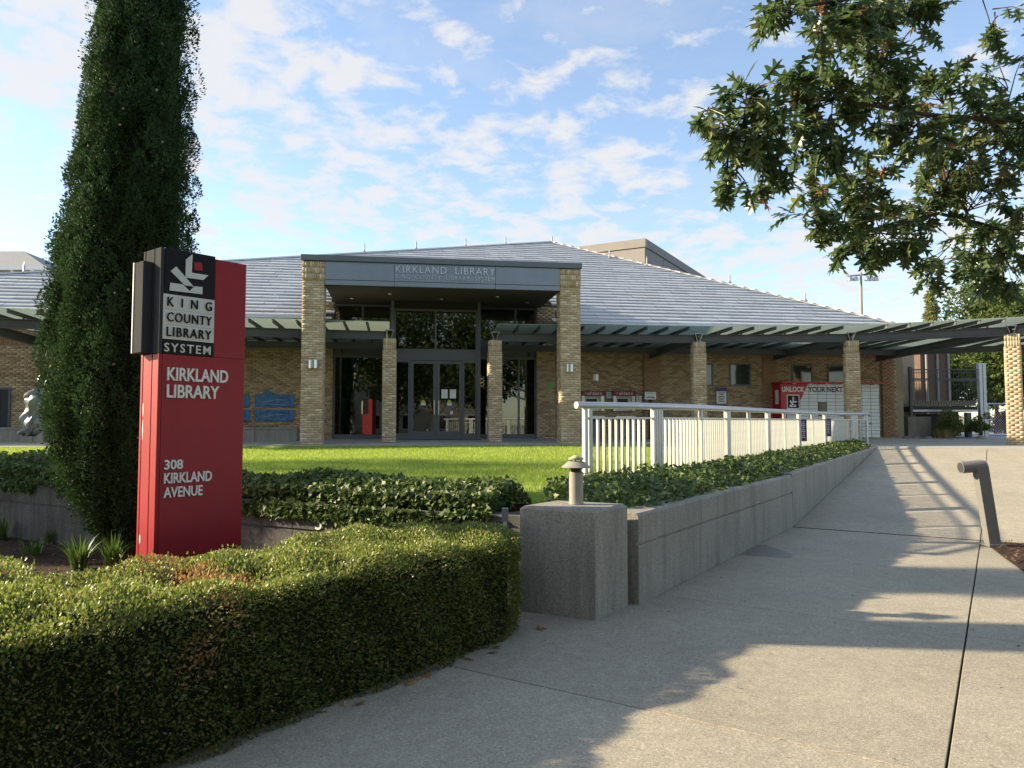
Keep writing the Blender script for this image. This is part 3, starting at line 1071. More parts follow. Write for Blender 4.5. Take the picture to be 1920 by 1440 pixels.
for a, b_, hx in ((sd0 + 0.004, sdm - 0.004, sdm - 0.07), (sdm + 0.004, sd1 - 0.004, sdm + 0.07)):
    d = glazed('door', a, b_, TB + 0.02, ZF + 0.005, zt_d - 0.006, base=0.26, fw=0.1, d=0.06)
    h = MB()
    h.tube([F(hx, TB - 0.05, ZF + 0.80), F(hx, TB - 0.05, ZF + 1.26)], 0.017, 8)
    for z in (0.86, 1.2):
        h.tube([F(hx, TB - 0.05, ZF + z), F(hx, TB + 0.025, ZF + z)], 0.012, 6)
    h.build('handle', M['steel'], d, smooth=True)
    MB().tube([F(a + 0.09, TB + 0.12, ZF + 0.94), F(b_ - 0.09, TB + 0.12, ZF + 0.94)], 0.026, 8).build('push_bar', M['steel'], d, smooth=True)
    cxs = (a + b_) / 2
    st = MB().fbox(cxs - 0.075, cxs + 0.075, TB + 0.040, TB + 0.0485, ZF + 1.10, ZF + 1.17)
    st.build('sticker', M['paper'], d)
    ring = [F(cxs - 0.075 * math.cos(k * math.pi / 8), TB + 0.040, ZF + 1.172 + 0.10 * math.sin(k * math.pi / 8)) for k in range(9)]
    MB().prism(ring, FT * 0.0085).build('sticker', M['yellow_sign'], d)
    if a > sdm:
        for k in (0, 1):
            x = a + 0.16 + k * 0.27
            nb = MB().fbox(x, x + 0.2, TB + 0.040, TB + 0.0485, ZF + 1.33, ZF + 1.62)
            no_ = nb.build('notice', M['paper'], d)
        MB().fbox(a + 0.45, a + 0.53, TB + 0.036, TB + 0.0485, ZF + 0.82, ZF + 0.92).build('sticker', M['paper'], d)
# the room behind the glass
room = MB()
room.fbox(sgl - 0.2, sgr + 0.2, 9.0, 9.1, ZF, 5.5)
room.fbox(sgl - 0.3, sgl - 0.2, TW + 0.36, 9.0, ZF, 5.5).fbox(sgr + 0.2, sgr + 0.3, TW + 0.36, 9.0, ZF, 5.5)
room.fbox(sgl - 0.3, sgr + 0.3, TW + 0.36, 9.1, 5.51, 5.6)
lib(room, 'interior_room', M['interior'])
lib(MB().fbox(sgl - 0.2, sgr + 0.2, TG + 0.12, 9.0, ZF + 0.003, ZF + 0.012), 'interior_floor', M['carpet'])
lib(MB().fbox(sb0 + 0.01, sb1 - 0.01, TB + 0.13, TG + 0.115, ZF + 0.016, ZF + 0.026), 'interior_floor', M['carpet'])
# light wooden bench standing inside the left window
bs0, bs1 = sz(641, 805, 3.9)[0], sz(694, 805, 3.9)[0]
bn = thing('bench', F((bs0 + bs1) / 2, 3.9, ZF + 0.012), 'low pale wooden bench behind the left entrance window', 'bench')
MB().fbox(bs0, bs1, 3.75, 4.05, ZF + 0.40, ZF + 0.44).build('seat', M['wood_light'], bn)
for x in (bs0, bs1 - 0.04):
    MB().fbox(x, x + 0.04, 3.76, 4.04, ZF + 0.012, ZF + 0.40).build('leg', M['wood_light'], bn)

# wall lamps
def wall_lamp(s_, t_, z_, w_, h_, round_front=True):
    lo = MB().fbox(s_ - w_ * 0.5, s_ + w_ * 0.5, t_ - 0.02, t_, z_ - h_ * 0.5, z_ + h_ * 0.5).build('wall_lamp', M['steel'], LIB)
    ring = [F(s_ - math.cos(k * math.pi / 10) * w_ * 0.42, t_ - 0.02 - math.sin(k * math.pi / 10) * w_ * 0.38, z_ - h_ * 0.46) for k in range(11)]
    MB().prism(ring, (0, 0, h_ * 0.92)).build('shade', M['steel'], lo)


a, z_ = sz(587, 683, -0.32)
wall_lamp(a, -0.313, z_, 0.32, 0.25)
a, z_ = sz(1068, 690, -0.32)
wall_lamp(a, -0.313, z_, 0.28, 0.25)
a, z_ = sz(1117, 708, TW)
wall_lamp(a, TW, z_, 0.2, 0.22)
a, z_ = sz(1032, 723, TW - 0.13)
lib(MB().fbox(a - 0.08, a + 0.08, TW - 0.145, TW - 0.129, z_ - 0.08, z_ + 0.08), 'round_sticker', M['green_sign'])

# ---- roof
TE = 2.25
ze = sz(1200, 607, TE)[1]
pitch = math.tan(math.radians(27))


def ray_roof(px, py):
    """where the view ray meets the front roof plane -> (s, t, z)"""
    u, v = (px - 960) / FPX, (720 - py) / FPX
    d = Vector((u, CP - v * SP, SP + v * CP))
    # z = ze + pitch*(t-TE)
    c0 = CAM.z - ze - pitch * ((CAM - FO).dot(FT) - TE)
    k = -c0 / (d.z - pitch * d.dot(FT))
    p = CAM + d * k
    return (p - FO).dot(FU), (p - FO).dot(FT), p.z


apex = ray_roof(1033, 455)
lpt = ray_roof(0, 516)
k = (TE - apex[1]) / (lpt[1] - apex[1])
s_left = apex[0] + (lpt[0] - apex[0]) * k
s_right = sz(1716, 611, TE)[0]
tb_ = 2 * apex[1] - TE
roof = MB()
eL, eR, bL, bR, ap = F(s_left, TE, ze), F(s_right, TE, ze), F(s_left, tb_, ze), F(s_right, tb_, ze), F(apex[0], apex[1], apex[2])
dn = Vector((0, 0, -0.04))
sN0, sN1, tN = -3.46, s_pr + 0.11, 4.05          # notch in the eave for the porch
zN = ze + pitch * (tN - TE)
roof.add([eL + dn, F(sN0, TE, ze) + dn, F(sN0, tN, zN) + dn, F(sN1, tN, zN) + dn, F(sN1, TE, ze) + dn, eR + dn, ap + dn], [(0, 1, 2, 3, 4, 5, 6)])
roof.add([eR + dn, bR + dn, bL + dn, eL + dn, ap + dn], [(0, 1, 4), (1, 2, 4), (2, 3, 4)])
RF = lib(roof, 'roof', M['roof_under'])
# tiles on the front slope and on the right slope
TV, TF = [], []


def tiles(e0, e1, ridge, rows_h=0.36, tw=0.62, notch=False):
    e0, e1, ridge = Vector(e0), Vector(e1), Vector(ridge)
    ux = (e1 - e0).normalized()
    L_ = (e1 - e0).length
    ra = (ridge - e0).dot(ux)
    upv = (ridge - e0) - ux * ra
    H_ = upv.length
    upv.normalize()
    nn = ux.cross(upv).normalized()
    if nn.z < 0:
        nn = -nn
    r = 0
    nr = int(H_ / rows_h)
    for r in range(nr):
        y0, y1 = r * rows_h, min((r + 1) * rows_h + 0.03, H_)
        xa, xb = ra * y0 / H_, L_ - (L_ - ra) * y0 / H_
        x = xa - (tw * 0.5 if r % 2 else 0) - random.uniform(0, 0.15)
        while x < xb:
            w_ = tw * random.uniform(0.9, 1.1)
            a, b_ = max(x, xa), min(x + w_ - 0.006, xb)
            x += w_
            if b_ - a < 0.05:
                continue
            if notch:
                q0 = e0 + ux * ((a + b_) / 2) + upv * y0
                if sN0 < fs(q0.x, q0.y) < sN1 and ft(q0.x, q0.y) < tN - 0.1:
                    continue
            lift = 0.036 + random.uniform(-0.008, 0.010)
            k_ = len(TV)
            for (xx, yy, hh) in ((a, y0, 0.0), (b_, y0, 0.0), (a, y0, lift), (b_, y0, lift), (b_, y1, 0.004), (a, y1, 0.004)):
                TV.append(tuple(e0 + ux * xx + upv * yy + nn * hh))
            TF.append((k_ + 2, k_ + 3, k_ + 4, k_ + 5))
            TF.append((k_, k_ + 1, k_ + 3, k_ + 2))


tiles(eL, eR, ap, notch=True)
tiles(eR, bR, ap)
tl = mesh_np('roof_tiles', TV, np.array(TF), [M['roof_tile'], M['roof_edge_shade']], RF, mi=np.arange(len(TF)) % 2)
tl['kind'] = 'stuff'
for a, b_ in ((eL, ap), (eR, ap)):
    MB().bar(a + Vector((0, 0, 0.045)), b_ + Vector((0, 0, 0.045)), 0.16, 0.05).build('hip_cap', M['roof_tile'], RF)
gut = MB().fbox(s_left, -3.45, TE - 0.09, TE + 0.02, ze - 0.055, ze + 0.005)
gut.build('gutter', M['gutter'], RF)
MB().fbox(s_pr + 0.12, s_right, TE - 0.09, TE + 0.02, ze - 0.055, ze + 0.005).build('gutter', M['gutter'], RF)
for a, b_ in ((s_left, -3.45), (s_pr + 0.12, s_right - 0.05)):
    MB().fbox(a, b_, TE - 0.03, TE + 0.03, ze - 0.25, ze - 0.058).build('eave_board', M['soffit'], RF)
    MB().fbox(a, b_, TE + 0.033, TW + 0.34, ze - 0.22, ze - 0.20).build('eave_soffit', M['soffit'], RF)
for px, py in ((45, 513), (683, 474), (780, 468), (873, 463), (948, 459), (1035, 456), (1143, 484), (1213, 498), (1368, 531), (1510, 565)):
    s_, t_, z_ = ray_roof(px, py)
    b = MB().lathe(F(s_, t_, z_ + 0.0), [(0.10, 0), (0.06, 0.06), (0.035, 0.09), (0.035, 0.30), (0.022, 0.33), (0.008, 0.42)], 8)
    b.build('lightning_rod', M['rod'], RF, smooth=True)

# ------------------------------------------------------------------ canopies and their columns
CW = 0.42
COLS = [(1.6, 0.77), (7.98, 0.27), (12.56, -0.72), (16.14, -2.97), (18.6, -6.4)]
WEND = [(1.9, 2.85), (7.3, 2.9), (11.9, 2.9), (15.9, 2.9), (20.5, 0.2)]
ZC = 4.17


def canopy_bay(i, sgn, label, n_p):
    (s0, t0), (s1, t1) = COLS[i], COLS[i + 1]
    (a0, b0), (a1, b1) = WEND[i], WEND[i + 1]
    if i == 0:
        a0, b0 = 1.62, 2.55
    O0, O1 = F(s0 * sgn, t0), F(s1 * sgn, t1)
    I0, I1 = F(a0 * sgn, b0), F(a1 * sgn, b1)
    mid = (O0 + O1) / 2
    cp = thing('glass_canopy', (mid.x, mid.y, ZC), label, 'canopy', 'glass canopies along the library front')
    md = M['metal_dark']
    z = lambda p, h: Vector((p.x, p.y, h))
    dl = (O1 - O0).normalized()
    # front beam (I section) between the columns
    a, b = O0 + dl * 0.10, O1 - dl * 0.10
    bm_ = MB()
    bm_.bar(z(a, 4.385), z(b, 4.385), 0.16, 0.02).bar(z(a, 4.27), z(b, 4.27), 0.03, 0.206).bar(z(a, 4.155), z(b, 4.155), 0.16, 0.02)
    bm_.build('front_beam', md, cp)
    j0, j1 = I0 * 0.82 + O0 * 0.18, I1 * 0.82 + O1 * 0.18
    bi = MB()
    bi.bar(z(j0, 4.20), z(j1, 4.20), 0.14, 0.02).bar(z(j0, 4.11), z(j1, 4.11), 0.03, 0.16).bar(z(j0, 4.02), z(j1, 4.02), 0.14, 0.02)
    bi.build('rear_beam', md, cp)
    # cross beam from the far column back to the wall
    for (o_, i_) in ((O1, I1),) if i else ((O0, I0), (O1, I1)):
        rb_ = MB()
        rb_.bar(z(o_, 4.40), z(i_, 4.12), 0.15, 0.02).bar(z(o_, 4.28), z(i_, 4.0), 0.03, 0.22).bar(z(o_, 4.16), z(i_, 3.88), 0.15, 0.02)
        rb_.build('cross_beam', md, cp)
    # purlins and glass
    over = 0.62
    ends = []
    for k in range(n_p + 1):
        f = k / n_p
        o_ = O0.lerp(O1, f)
        i_ = I0.lerp(I1, f)
        d = (o_ - i_).normalized()
        e_ = o_ + d * over
        ends.append((z(e_, 4.60), z(i_, 4.285)))
        if 0 < k < n_p or (i == 3 and k == n_p):
            pu = MB()
            pu.bar(z(e_, 4.575), z(i_, 4.26), 0.075, 0.016).bar(z(e_, 4.525), z(i_, 4.21), 0.022, 0.085)
            pu.build('purlin', md, cp)
            ps = MB().box(z(o_, 4.43), dl * 0.02, Vector((-dl.y, dl.x, 0)) * 0.05, Vector((0, 0, 0.045)))
            ps.build('purlin_stub', md, cp)
    up = Vector((0, 0, 0.014))
    for k in range(n_p):
        (e0, i0), (e1, i1) = ends[k], ends[k + 1]
        g_ = (e1 - e0) * 0.008
        MB().hexa([e0 + g_, e1 - g_, i1 - g_, i0 + g_, e0 + g_ + up, e1 - g_ + up, i1 - g_ + up, i0 + g_ + up]).build('glass_pane', M['canopy_glass'], cp)
    return cp


def canopy_column(i, sgn, label):
    s_, t_ = COLS[i]
    P = F(s_ * sgn, t_)
    if i < 1:
        ang = FA
    else:
        A_, B_ = F(COLS[i - 1][0] * sgn, COLS[i - 1][1]), F(COLS[min(i + 1, 4)][0] * sgn, COLS[min(i + 1, 4)][1])
        dd = (B_ - A_) * sgn
        ang = math.atan2(dd.y, dd.x)
    zb = 1.0 + 0.03 * max(0.0, t_ + 1)
    c = thing('brick_column', (P.x, P.y, zb), label, 'column', 'brick columns under the canopy')
    brick_column(c, P.x, P.y, ang, CW, zb, ZC, 0.36)
    ax = Vector((math.cos(ang), math.sin(ang), 0))
    ay = Vector((-ax.y, ax.x, 0))
    br = MB()
    br.box((P.x, P.y, ZC + 0.008), ax * 0.11, ay * 0.11, (0, 0, 0.008))
    for d in (-1, 1):
        q = Vector((P.x, P.y, ZC + 0.016)) + ax * 0.03 * d
        br.prism([q - ay * 0.09, q + ay * 0.09, q + ay * 0.15 + ax * 0.07 * d + Vector((0, 0, 0.22)), q - ay * 0.15 + ax * 0.07 * d + Vector((0, 0, 0.22))], ax * 0.014 * d)
    br.box((P.x, P.y, ZC + 0.25), ax * 0.13, ay * 0.16, (0, 0, 0.01))
    br.build('bracket', M['steel'], c)
    return c


canopy_column(0, -1, 'short brick column just left of the entrance doors')
canopy_column(0, 1, 'short brick column just right of the entrance doors')
canopy_column(1, 1, 'brick column right of the self check in machines, half in shadow')
canopy_column(2, 1, 'brick column standing in front of the parcel lockers')
canopy_column(3, 1, 'sunlit brick column at the right edge of the photo')
canopy_column(1, -1, 'brick column hidden behind the red sign and dark cypress')
canopy_bay(0, 1, 'glass canopy on steel beams from the entrance to the second column', 10)
canopy_bay(1, 1, 'glass canopy on steel beams over the square windows', 7)
canopy_bay(2, 1, 'glass canopy on steel beams right of the lockers column', 7)
canopy_bay(3, 1, 'glass canopy leaving the photo at the right edge', 6)
canopy_bay(0, -1, 'glass canopy on steel beams left of the entrance doors', 10)
canopy_bay(1, -1, 'glass canopy at the left edge beside the dark cypress', 7)

# ------------------------------------------------------------------ concrete plinth, walls
def wedge_ring(b, ring, z0, z1, ch=0.02):
    """vertical prism with chamfered top edge"""
    ring = [Vector((r[0], r[1], 0)) for r in ring]
    c = sum(ring, Vector()) / len(ring)
    n = len(ring)
    lo = [r + Vector((0, 0, z0)) for r in ring]
    mid = [r + Vector((0, 0, z1 - ch)) for r in ring]
    top = []
    for i, r in enumerate(ring):
        e1, e0 = (ring[(i + 1) % n] - r).normalized(), (ring[i - 1] - r).normalized()
        top.append(r + (e0 + e1) * ch + Vector((0, 0, z1)))
    vs = lo + mid + top
    fs_ = [tuple(reversed(range(n))), tuple(range(2 * n, 3 * n))]
    for k in range(2):
        for i in range(n):
            j = (i + 1) % n
            fs_.append((k * n + i, k * n + j, (k + 1) * n + j, (k + 1) * n + i))
    b.add(vs, fs_)


pA, pB, pC = Vector((0.07, 6.49)), Vector((0.68, 6.17)), Vector((1.02, 6.66))
pD = pA + (pC - pB)
pl = thing('concrete_plinth', (0.5, 6.5, 0), 'square concrete plinth carrying the beige mushroom lamp', 'plinth')
b = MB()
wedge_ring(b, [pA, pB, pC, pD], 0.0, 0.895, 0.025)
b.build('block', M['concrete'], pl)

# curved retaining wall on the left
rw = thing('retaining_wall', (-2.8, 8.0, 0), 'stained curved concrete retaining wall behind the red sign', 'wall')
N_ = 56
wpts = np.concatenate([smooth_line(WALL_L, N_)])
tang = np.gradient(wpts, axis=0)
tang /= np.linalg.norm(tang, axis=1)[:, None]
nrm2 = np.stack([tang[:, 1], -tang[:, 0]], 1)          # towards the pavement
zt_w = 0.80
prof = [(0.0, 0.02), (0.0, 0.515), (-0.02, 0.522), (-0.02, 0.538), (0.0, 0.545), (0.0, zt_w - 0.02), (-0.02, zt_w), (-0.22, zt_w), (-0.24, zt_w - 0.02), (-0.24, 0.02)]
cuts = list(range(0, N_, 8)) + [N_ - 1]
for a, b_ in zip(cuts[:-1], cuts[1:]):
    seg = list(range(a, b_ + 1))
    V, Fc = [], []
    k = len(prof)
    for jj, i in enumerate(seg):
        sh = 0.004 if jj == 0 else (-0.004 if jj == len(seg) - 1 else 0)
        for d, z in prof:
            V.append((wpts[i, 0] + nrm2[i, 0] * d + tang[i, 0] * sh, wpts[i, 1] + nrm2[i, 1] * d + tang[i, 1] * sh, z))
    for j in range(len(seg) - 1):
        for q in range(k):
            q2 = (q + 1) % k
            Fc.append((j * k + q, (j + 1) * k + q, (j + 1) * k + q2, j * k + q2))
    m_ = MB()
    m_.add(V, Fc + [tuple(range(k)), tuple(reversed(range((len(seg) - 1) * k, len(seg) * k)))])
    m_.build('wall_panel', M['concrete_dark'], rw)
# the numeral showing above the hedge
i = int(np.argmin(np.abs(960 + 1400 * wpts[:, 0] / wpts[:, 1] - 617)))
o_ = Vector((wpts[i, 0], wpts[i, 1], 0.55)) + Vector((nrm2[i, 0], nrm2[i, 1], 0)) * 0.004
text('numeral', '3', o_, Vector((tang[i, 0], tang[i, 1], 0)), (0, 0, 1), 0.085, 0.155, M['sign_white'], rw, depth=0.012)
# narrow return joining the wall to the plinth
MB().prism([(-0.20, 6.66, 0), (0.07, 6.53, 0), (0.18, 6.74, 0), (-0.09, 6.88, 0)], (0, 0, 0.80)).build('wall_return', M['concrete_dark'], rw)
# conduit and junction pipe beside the plinth
cd = thing('conduit', (-0.06, 6.50, 0), 'thin white conduit rising beside the concrete plinth', 'pipe')
MB().tube([(-0.06, 6.50, 0.0), (-0.06, 6.50, 0.80)], 0.016, 8).build('pipe', M['galv'], cd, smooth=True)
MB().box((-0.06, 6.50, 0.82), (0.028, 0, 0), (0, 0.028, 0), (0, 0, 0.055)).build('junction', M['stone_grey'], cd)

# low wall along the ramp
rpw = thing('ramp_wall', (4.4, 11.9, 0), 'long low concrete wall tapering along the ramp', 'wall')
def wall_seg(p0, p1, zt0, zt1, groove, th=0.26, mm=None):
    q0 = -2.72
    zs0, zs1 = ramp_z(p0) - 0.08, ramp_z(p1) - 0.08
    b = MB()
    n_ = 12
    V, Fc = [], []
    for i in range(n_ + 1):
        f = i / n_
        p = p0 + (p1 - p0) * f
        zt = zt0 + (zt1 - zt0) * f
        zb = ramp_z(p) - 0.08
        g = zt - 0.27
        if groove:
            pr = [(0, zb), (0, g - 0.012), (-0.016, g - 0.008), (-0.016, g + 0.008), (0, g + 0.012), (0, zt - 0.022), (-0.022, zt), (-th, zt), (-th, zb)]
        else:
            pr = [(0, zb), (0, max(zt - 0.022, zb + 0.005)), (-0.022, max(zt, zb + 0.01)), (-th, max(zt, zb + 0.01)), (-th, zb)]
        for d, z in pr:
            V.append(tuple(PQ(p, q0 + d, z)))
    k = len(pr)
    for j in range(n_):
        for q in range(k):
            q2 = (q + 1) % k
            Fc.append((j * k + q, (j + 1) * k + q, (j + 1) * k + q2, j * k + q2))
    b.add(V, Fc + [tuple(range(k)), tuple(reversed(range(n_ * k, (n_ + 1) * k)))])
    return b.build('wall_panel', M['concrete'], rpw)


wall_seg(6.25, 12.18, 0.80, 0.805, True)
wall_seg(12.20, 22.1, 0.83, 1.0, False)

# ------------------------------------------------------------------ railing
RAIL = smooth_line([(0.93, 9.75), (1.9, 10.45), (2.85, 11.5), (4.4, 13.9), (6.9, 17.7), (9.0, 20.7), (9.75, 21.55), (10.35, 21.75)], 400)
rd = np.concatenate([[0], np.cumsum(np.linalg.norm(np.diff(RAIL, axis=0), axis=1))])
RLEN = rd[-1]


def rail_at(l):
    return np.interp(l, rd, RAIL[:, 0]), np.interp(l, rd, RAIL[:, 1])


def rail_dir(l):
    x0, y0 = rail_at(l - 0.05)
    x1, y1 = rail_at(l + 0.05)
    d = Vector((x1 - x0, y1 - y0, 0))
    return d.normalized()


x0, y0 = rail_at(0)
rl = thing('railing', (x0, y0, float(lawn_z(x0, y0))), 'pale galvanised picket railing curving along the ramp', 'railing')


def rail_top(l):
    return 1.845 + 0.05 * l / RLEN


pts = [(*rail_at(l), rail_top(l)) for l in np.linspace(-0.0, RLEN, 60)]
d0 = rail_dir(0.05)
pts[0] = tuple(Vector(pts[0]) - d0 * 0.12)
MB().tube(pts, 0.045, 16).build('top_rail', M['galv_rail'], rl, smooth=True)
MIDZ = 0.165
post_l, l = [], 0.03
gaps = [1.45, 1.4]
k = 0
while l < RLEN - 0.1:
    post_l.append((l, k % 2))
    l += 1.36
    k += 1
post_l.append((RLEN - 0.04, 0))
for a, b_ in zip(post_l[:-1], post_l[1:]):
    pp = [(*rail_at(l), rail_top(l) - MIDZ) for l in np.linspace(a[0] + 0.02, b_[0] - 0.02, 6)]
    for u, v in zip(pp[:-1], pp[1:]):
        MB().bar(u, v, 0.05, 0.022).build('upper_channel', M['galv_rail'], rl)
    pp = [(*rail_at(l), float(lawn_z(*rail_at(l))) + 0.06) for l in np.linspace(a[0] + 0.02, b_[0] - 0.02, 4)]
    mbb = MB()
    for u, v in zip(pp[:-1], pp[1:]):
        mbb.bar(u, v, 0.04, 0.02)
    mbb.build('lower_channel', M['galv_rail'], rl)


def upright(name, l, w_, d_, z0, z1, off=0.0):
    x, y = rail_at(l)
    d = rail_dir(l)
    s_ = Vector((-d.y, d.x, 0))
    c = Vector((x, y, (z0 + z1) / 2)) + s_ * off
    MB().box(c, d * (w_ / 2), s_ * (d_ / 2), (0, 0, (z1 - z0) / 2)).build(name, M['galv'], rl)


for l, kind in post_l:
    x, y = rail_at(l)
    zb = float(lawn_z(x, y)) - 0.1
    if l < 0.1:
        upright('post', l, 0.055, 0.06, zb, rail_top(l) - 0.04)
        upright('post', l + 0.085, 0.04, 0.06, zb, rail_top(l) - 0.04)
    elif kind:
        for o in (-0.075, -0.015, 0.045, 0.10):
            upright('post', l + o, 0.042, 0.06, zb, rail_top(l) - 0.04)
    else:
        upright('post', l, 0.05, 0.06, zb, rail_top(l) - 0.04)
        upright('post_plate', l - 0.055, 0.05, 0.012, rail_top(l) - MIDZ + 0.013, rail_top(l) - 0.045)
pick = MB().box((0, 0, 0), (0.013, 0, 0), (0, 0.019, 0), (0, 0, 0.5))
pick_me = None
for (a, ka), (b_, kb) in zip(post_l[:-1], post_l[1:]):
    l = a + (0.22 if (ka or a < 0.1) else 0.105)
    e = b_ - (0.17 if kb else 0.08)
    n_ = max(1, int(round((e - l) / 0.108)))
    for i in range(n_):
        li = l + (e - l) * i / n_
        x, y = rail_at(li)
        z0, z1 = float(lawn_z(x, y)) + 0.05, rail_top(li) - MIDZ - 0.011
        if pick_me is None:
            o = pick.build('picket', M['galv'], None)
            pick_me = o.data
            o.parent = rl
        else:
            o = bpy.data.objects.new('picket', pick_me)
            link(o, rl)
        o.location = Vector((x, y, (z0 + z1) / 2)) - rl.location
        d = rail_dir(li)
        o.rotation_euler = (0, 0, math.atan2(d.y, d.x))
        o.scale = (1, 1, z1 - z0)
# purple strips fixed to the railing
def rail_strip(px, y0, y1, label):
    ls = np.linspace(0, RLEN, 600)
    xs = np.array([rail_at(l) for l in ls])
    i = int(np.argmin(np.abs(960 + FPX * xs[:, 0] / xs[:, 1] - px) + (ls < 4) * 500))
    l = ls[i]
    x, y = xs[i]
    d = rail_dir(l)
    s_ = Vector((d.y, -d.x, 0))
    zt = 1.6 - (y0 - 795) * y / FPX
    zb = 1.6 - (y1 - 795) * y / FPX
    c = Vector((x, y, (zt + zb) / 2)) + s_ * 0.035
    t_ = thing('banner', (c.x, c.y, zb), label, 'banner', 'purple strips on the railing')
    MB().box(c + s_ * 0.035, d * 0.004, s_ * 0.07, (0, 0, (zt - zb) / 2)).build('strip', M['purple'], t_)
    mk = MB()
    k = 0
    z = zt - 0.06
    while z > zb + 0.05:
        mk.box(Vector((c.x, c.y, z)) + s_ * 0.035 - d * 0.0055, d * 0.001, s_ * (0.02 + 0.02 * ((k * 7) % 3) / 2), (0, 0, 0.012))
        z -= 0.045
        k += 1
    mk.build('print', M['paper'], t_)


rail_strip(1500, 786, 827, 'purple printed strip hanging on the railing below the red locker')
rail_strip(1547, 785, 818, 'purple printed strip on the railing, right of the other strip')

# ------------------------------------------------------------------ mushroom lamp and bollard lamp
lp = Vector((0.565, 6.62, 0.897))
ml = thing('path_lamp', lp, 'beige mushroom-hat path lamp on the concrete plinth', 'lamp')
MB().lathe(lp, [(0.066, 0.0), (0.066, 0.012), (0.062, 0.015), (0.062, 0.275), (0.055, 0.282)], 24).build('post', M['lamp_beige'], ml, smooth=True)
MB().lathe(lp, [(0.045, 0.283), (0.045, 0.302), (0.06, 0.307), (0.06, 0.318)], 20).build('lens', M['black'], ml, smooth=True)
MB().lathe(lp, [(0.127, 0.319), (0.129, 0.325), (0.072, 0.372), (0.068, 0.374)], 28).build('hat', M['lamp_beige'], ml, smooth=True)
for k in range(3):
    a = k * 2.094 + 0.4
    MB().lathe(lp + Vector((0.05 * math.cos(a), 0.05 * math.sin(a), 0)), [(0.006, 0.374), (0.006, 0.39)], 6).build('bolt', M['black'], ml)
MB().lathe(lp, [(0.066, 0.388), (0.068, 0.391), (0.068, 0.405), (0.066, 0.408)], 24).build('top_disc', M['lamp_beige'], ml, smooth=True)
MB().lathe(lp, [(0.04, 0.408), (0.036, 0.418), (0.02, 0.426), (0.004, 0.429)], 18).build('top_dome', M['lamp_yellow'], ml, smooth=True)

bb = on_plane_z(1862, 1022, 0.02)
bt = on_plane_y(1838, 884, bb.y - 0.05)
bo = thing('bollard_lamp', bb, 'leaning bronze bollard lamp with a horizontal tube head', 'lamp')
MB().bar(bb + Vector((0, 0, -0.02)), bt + Vector((0, 0, 0.07)), 0.155, 0.12, up=(0, 1, 0)).build('post', M['bollard'], bo, bevel=0.006)
hz = bt.z + 0.045
h0 = on_plane_y(1801, 879, bt.y + 0.02)
h0.z = hz + 0.005
h1 = Vector((bt.x + 0.075, bt.y + 0.02, hz + 0.03))
MB().tube([h0, h0.lerp(h1, 0.85), h1], [0.078, 0.078, 0.07], 24).build('head', M['bollard'], bo, smooth=True)
dd = (h0 - h1).normalized()
MB().tube([h0 + dd * 0.001, h0 + dd * 0.004], 0.066, 20).build('lens', M['sign_grey'], bo)
MB().box(bb + Vector((0, 0, 0.004)), (0.11, 0, 0), (0, 0.10, 0), (0, 0, 0.012)).build('base_plate', M['bollard'], bo)

# ------------------------------------------------------------------ the red sign
SW = Vector((0.625, 0.781, 0)).normalized()
ST = Vector((-SW.y, SW.x, 0))
SO = Vector((-2.85, 6.0, 0))
SH, SWID, STH = 3.04, 0.768, 0.30
sg = thing('monument_sign', SO + SW * 0.38 + ST * 0.15, 'tall red and black library sign with white raised letters', 'sign')
NF = Vector((SW.y, -SW.x, 0))         # normal of the wide face
NE = -SW                              # normal of the narrow end


def S(w, d, z):
    """w along the wide face, d out of it, z up"""
    return SO + SW * w + NF * d + Vector((0, 0, z))


def sbox(name, w0, w1, d0, d1, z0, z1, m, parent=sg, bevel=0.0):
    return MB().hexa([S(w0, d1, z0), S(w1, d1, z0), S(w1, d0, z0), S(w0, d0, z0), S(w0, d1, z1), S(w1, d1, z1), S(w1, d0, z1), S(w0, d0, z1)]).build(name, m, parent, bevel=bevel)


ZB = 2.17
sbox('red_panel', 0.032, SWID, -STH, 0, 0.0, ZB, M['sign_red'], bevel=0.004)
sbox('red_panel', 0.472, SWID, -STH, 0, ZB + 0.001, SH - 0.02, M['sign_red'], bevel=0.004)
sbox('black_panel', 0.032, 0.470, -STH + 0.004, 0.004, ZB + 0.002, SH, M['sign_black'], bevel=0.003)
# narrow end: three strips with grooves
for a, b_ in ((-0.10, 0.0), (-0.255, -0.112), (-STH, -0.267)):
    sbox('end_strip', 0.0, 0.03, a, b_, 0.0, ZB - 0.002, M['sign_red'], bevel=0.003)
    sbox('end_strip', 0.0, 0.03, a, b_, ZB + 0.002, SH - 0.002, M['sign_grey'], bevel=0.003)
sbox('grey_blade', -0.08, -0.001, -0.275, -0.13, ZB + 0.01, 2.93, M['sign_grey'], bevel=0.004)
sbox('blade_edge', -0.088, -0.002, -0.290, -0.277, ZB + 0.01, 2.93, M['letter_white'])
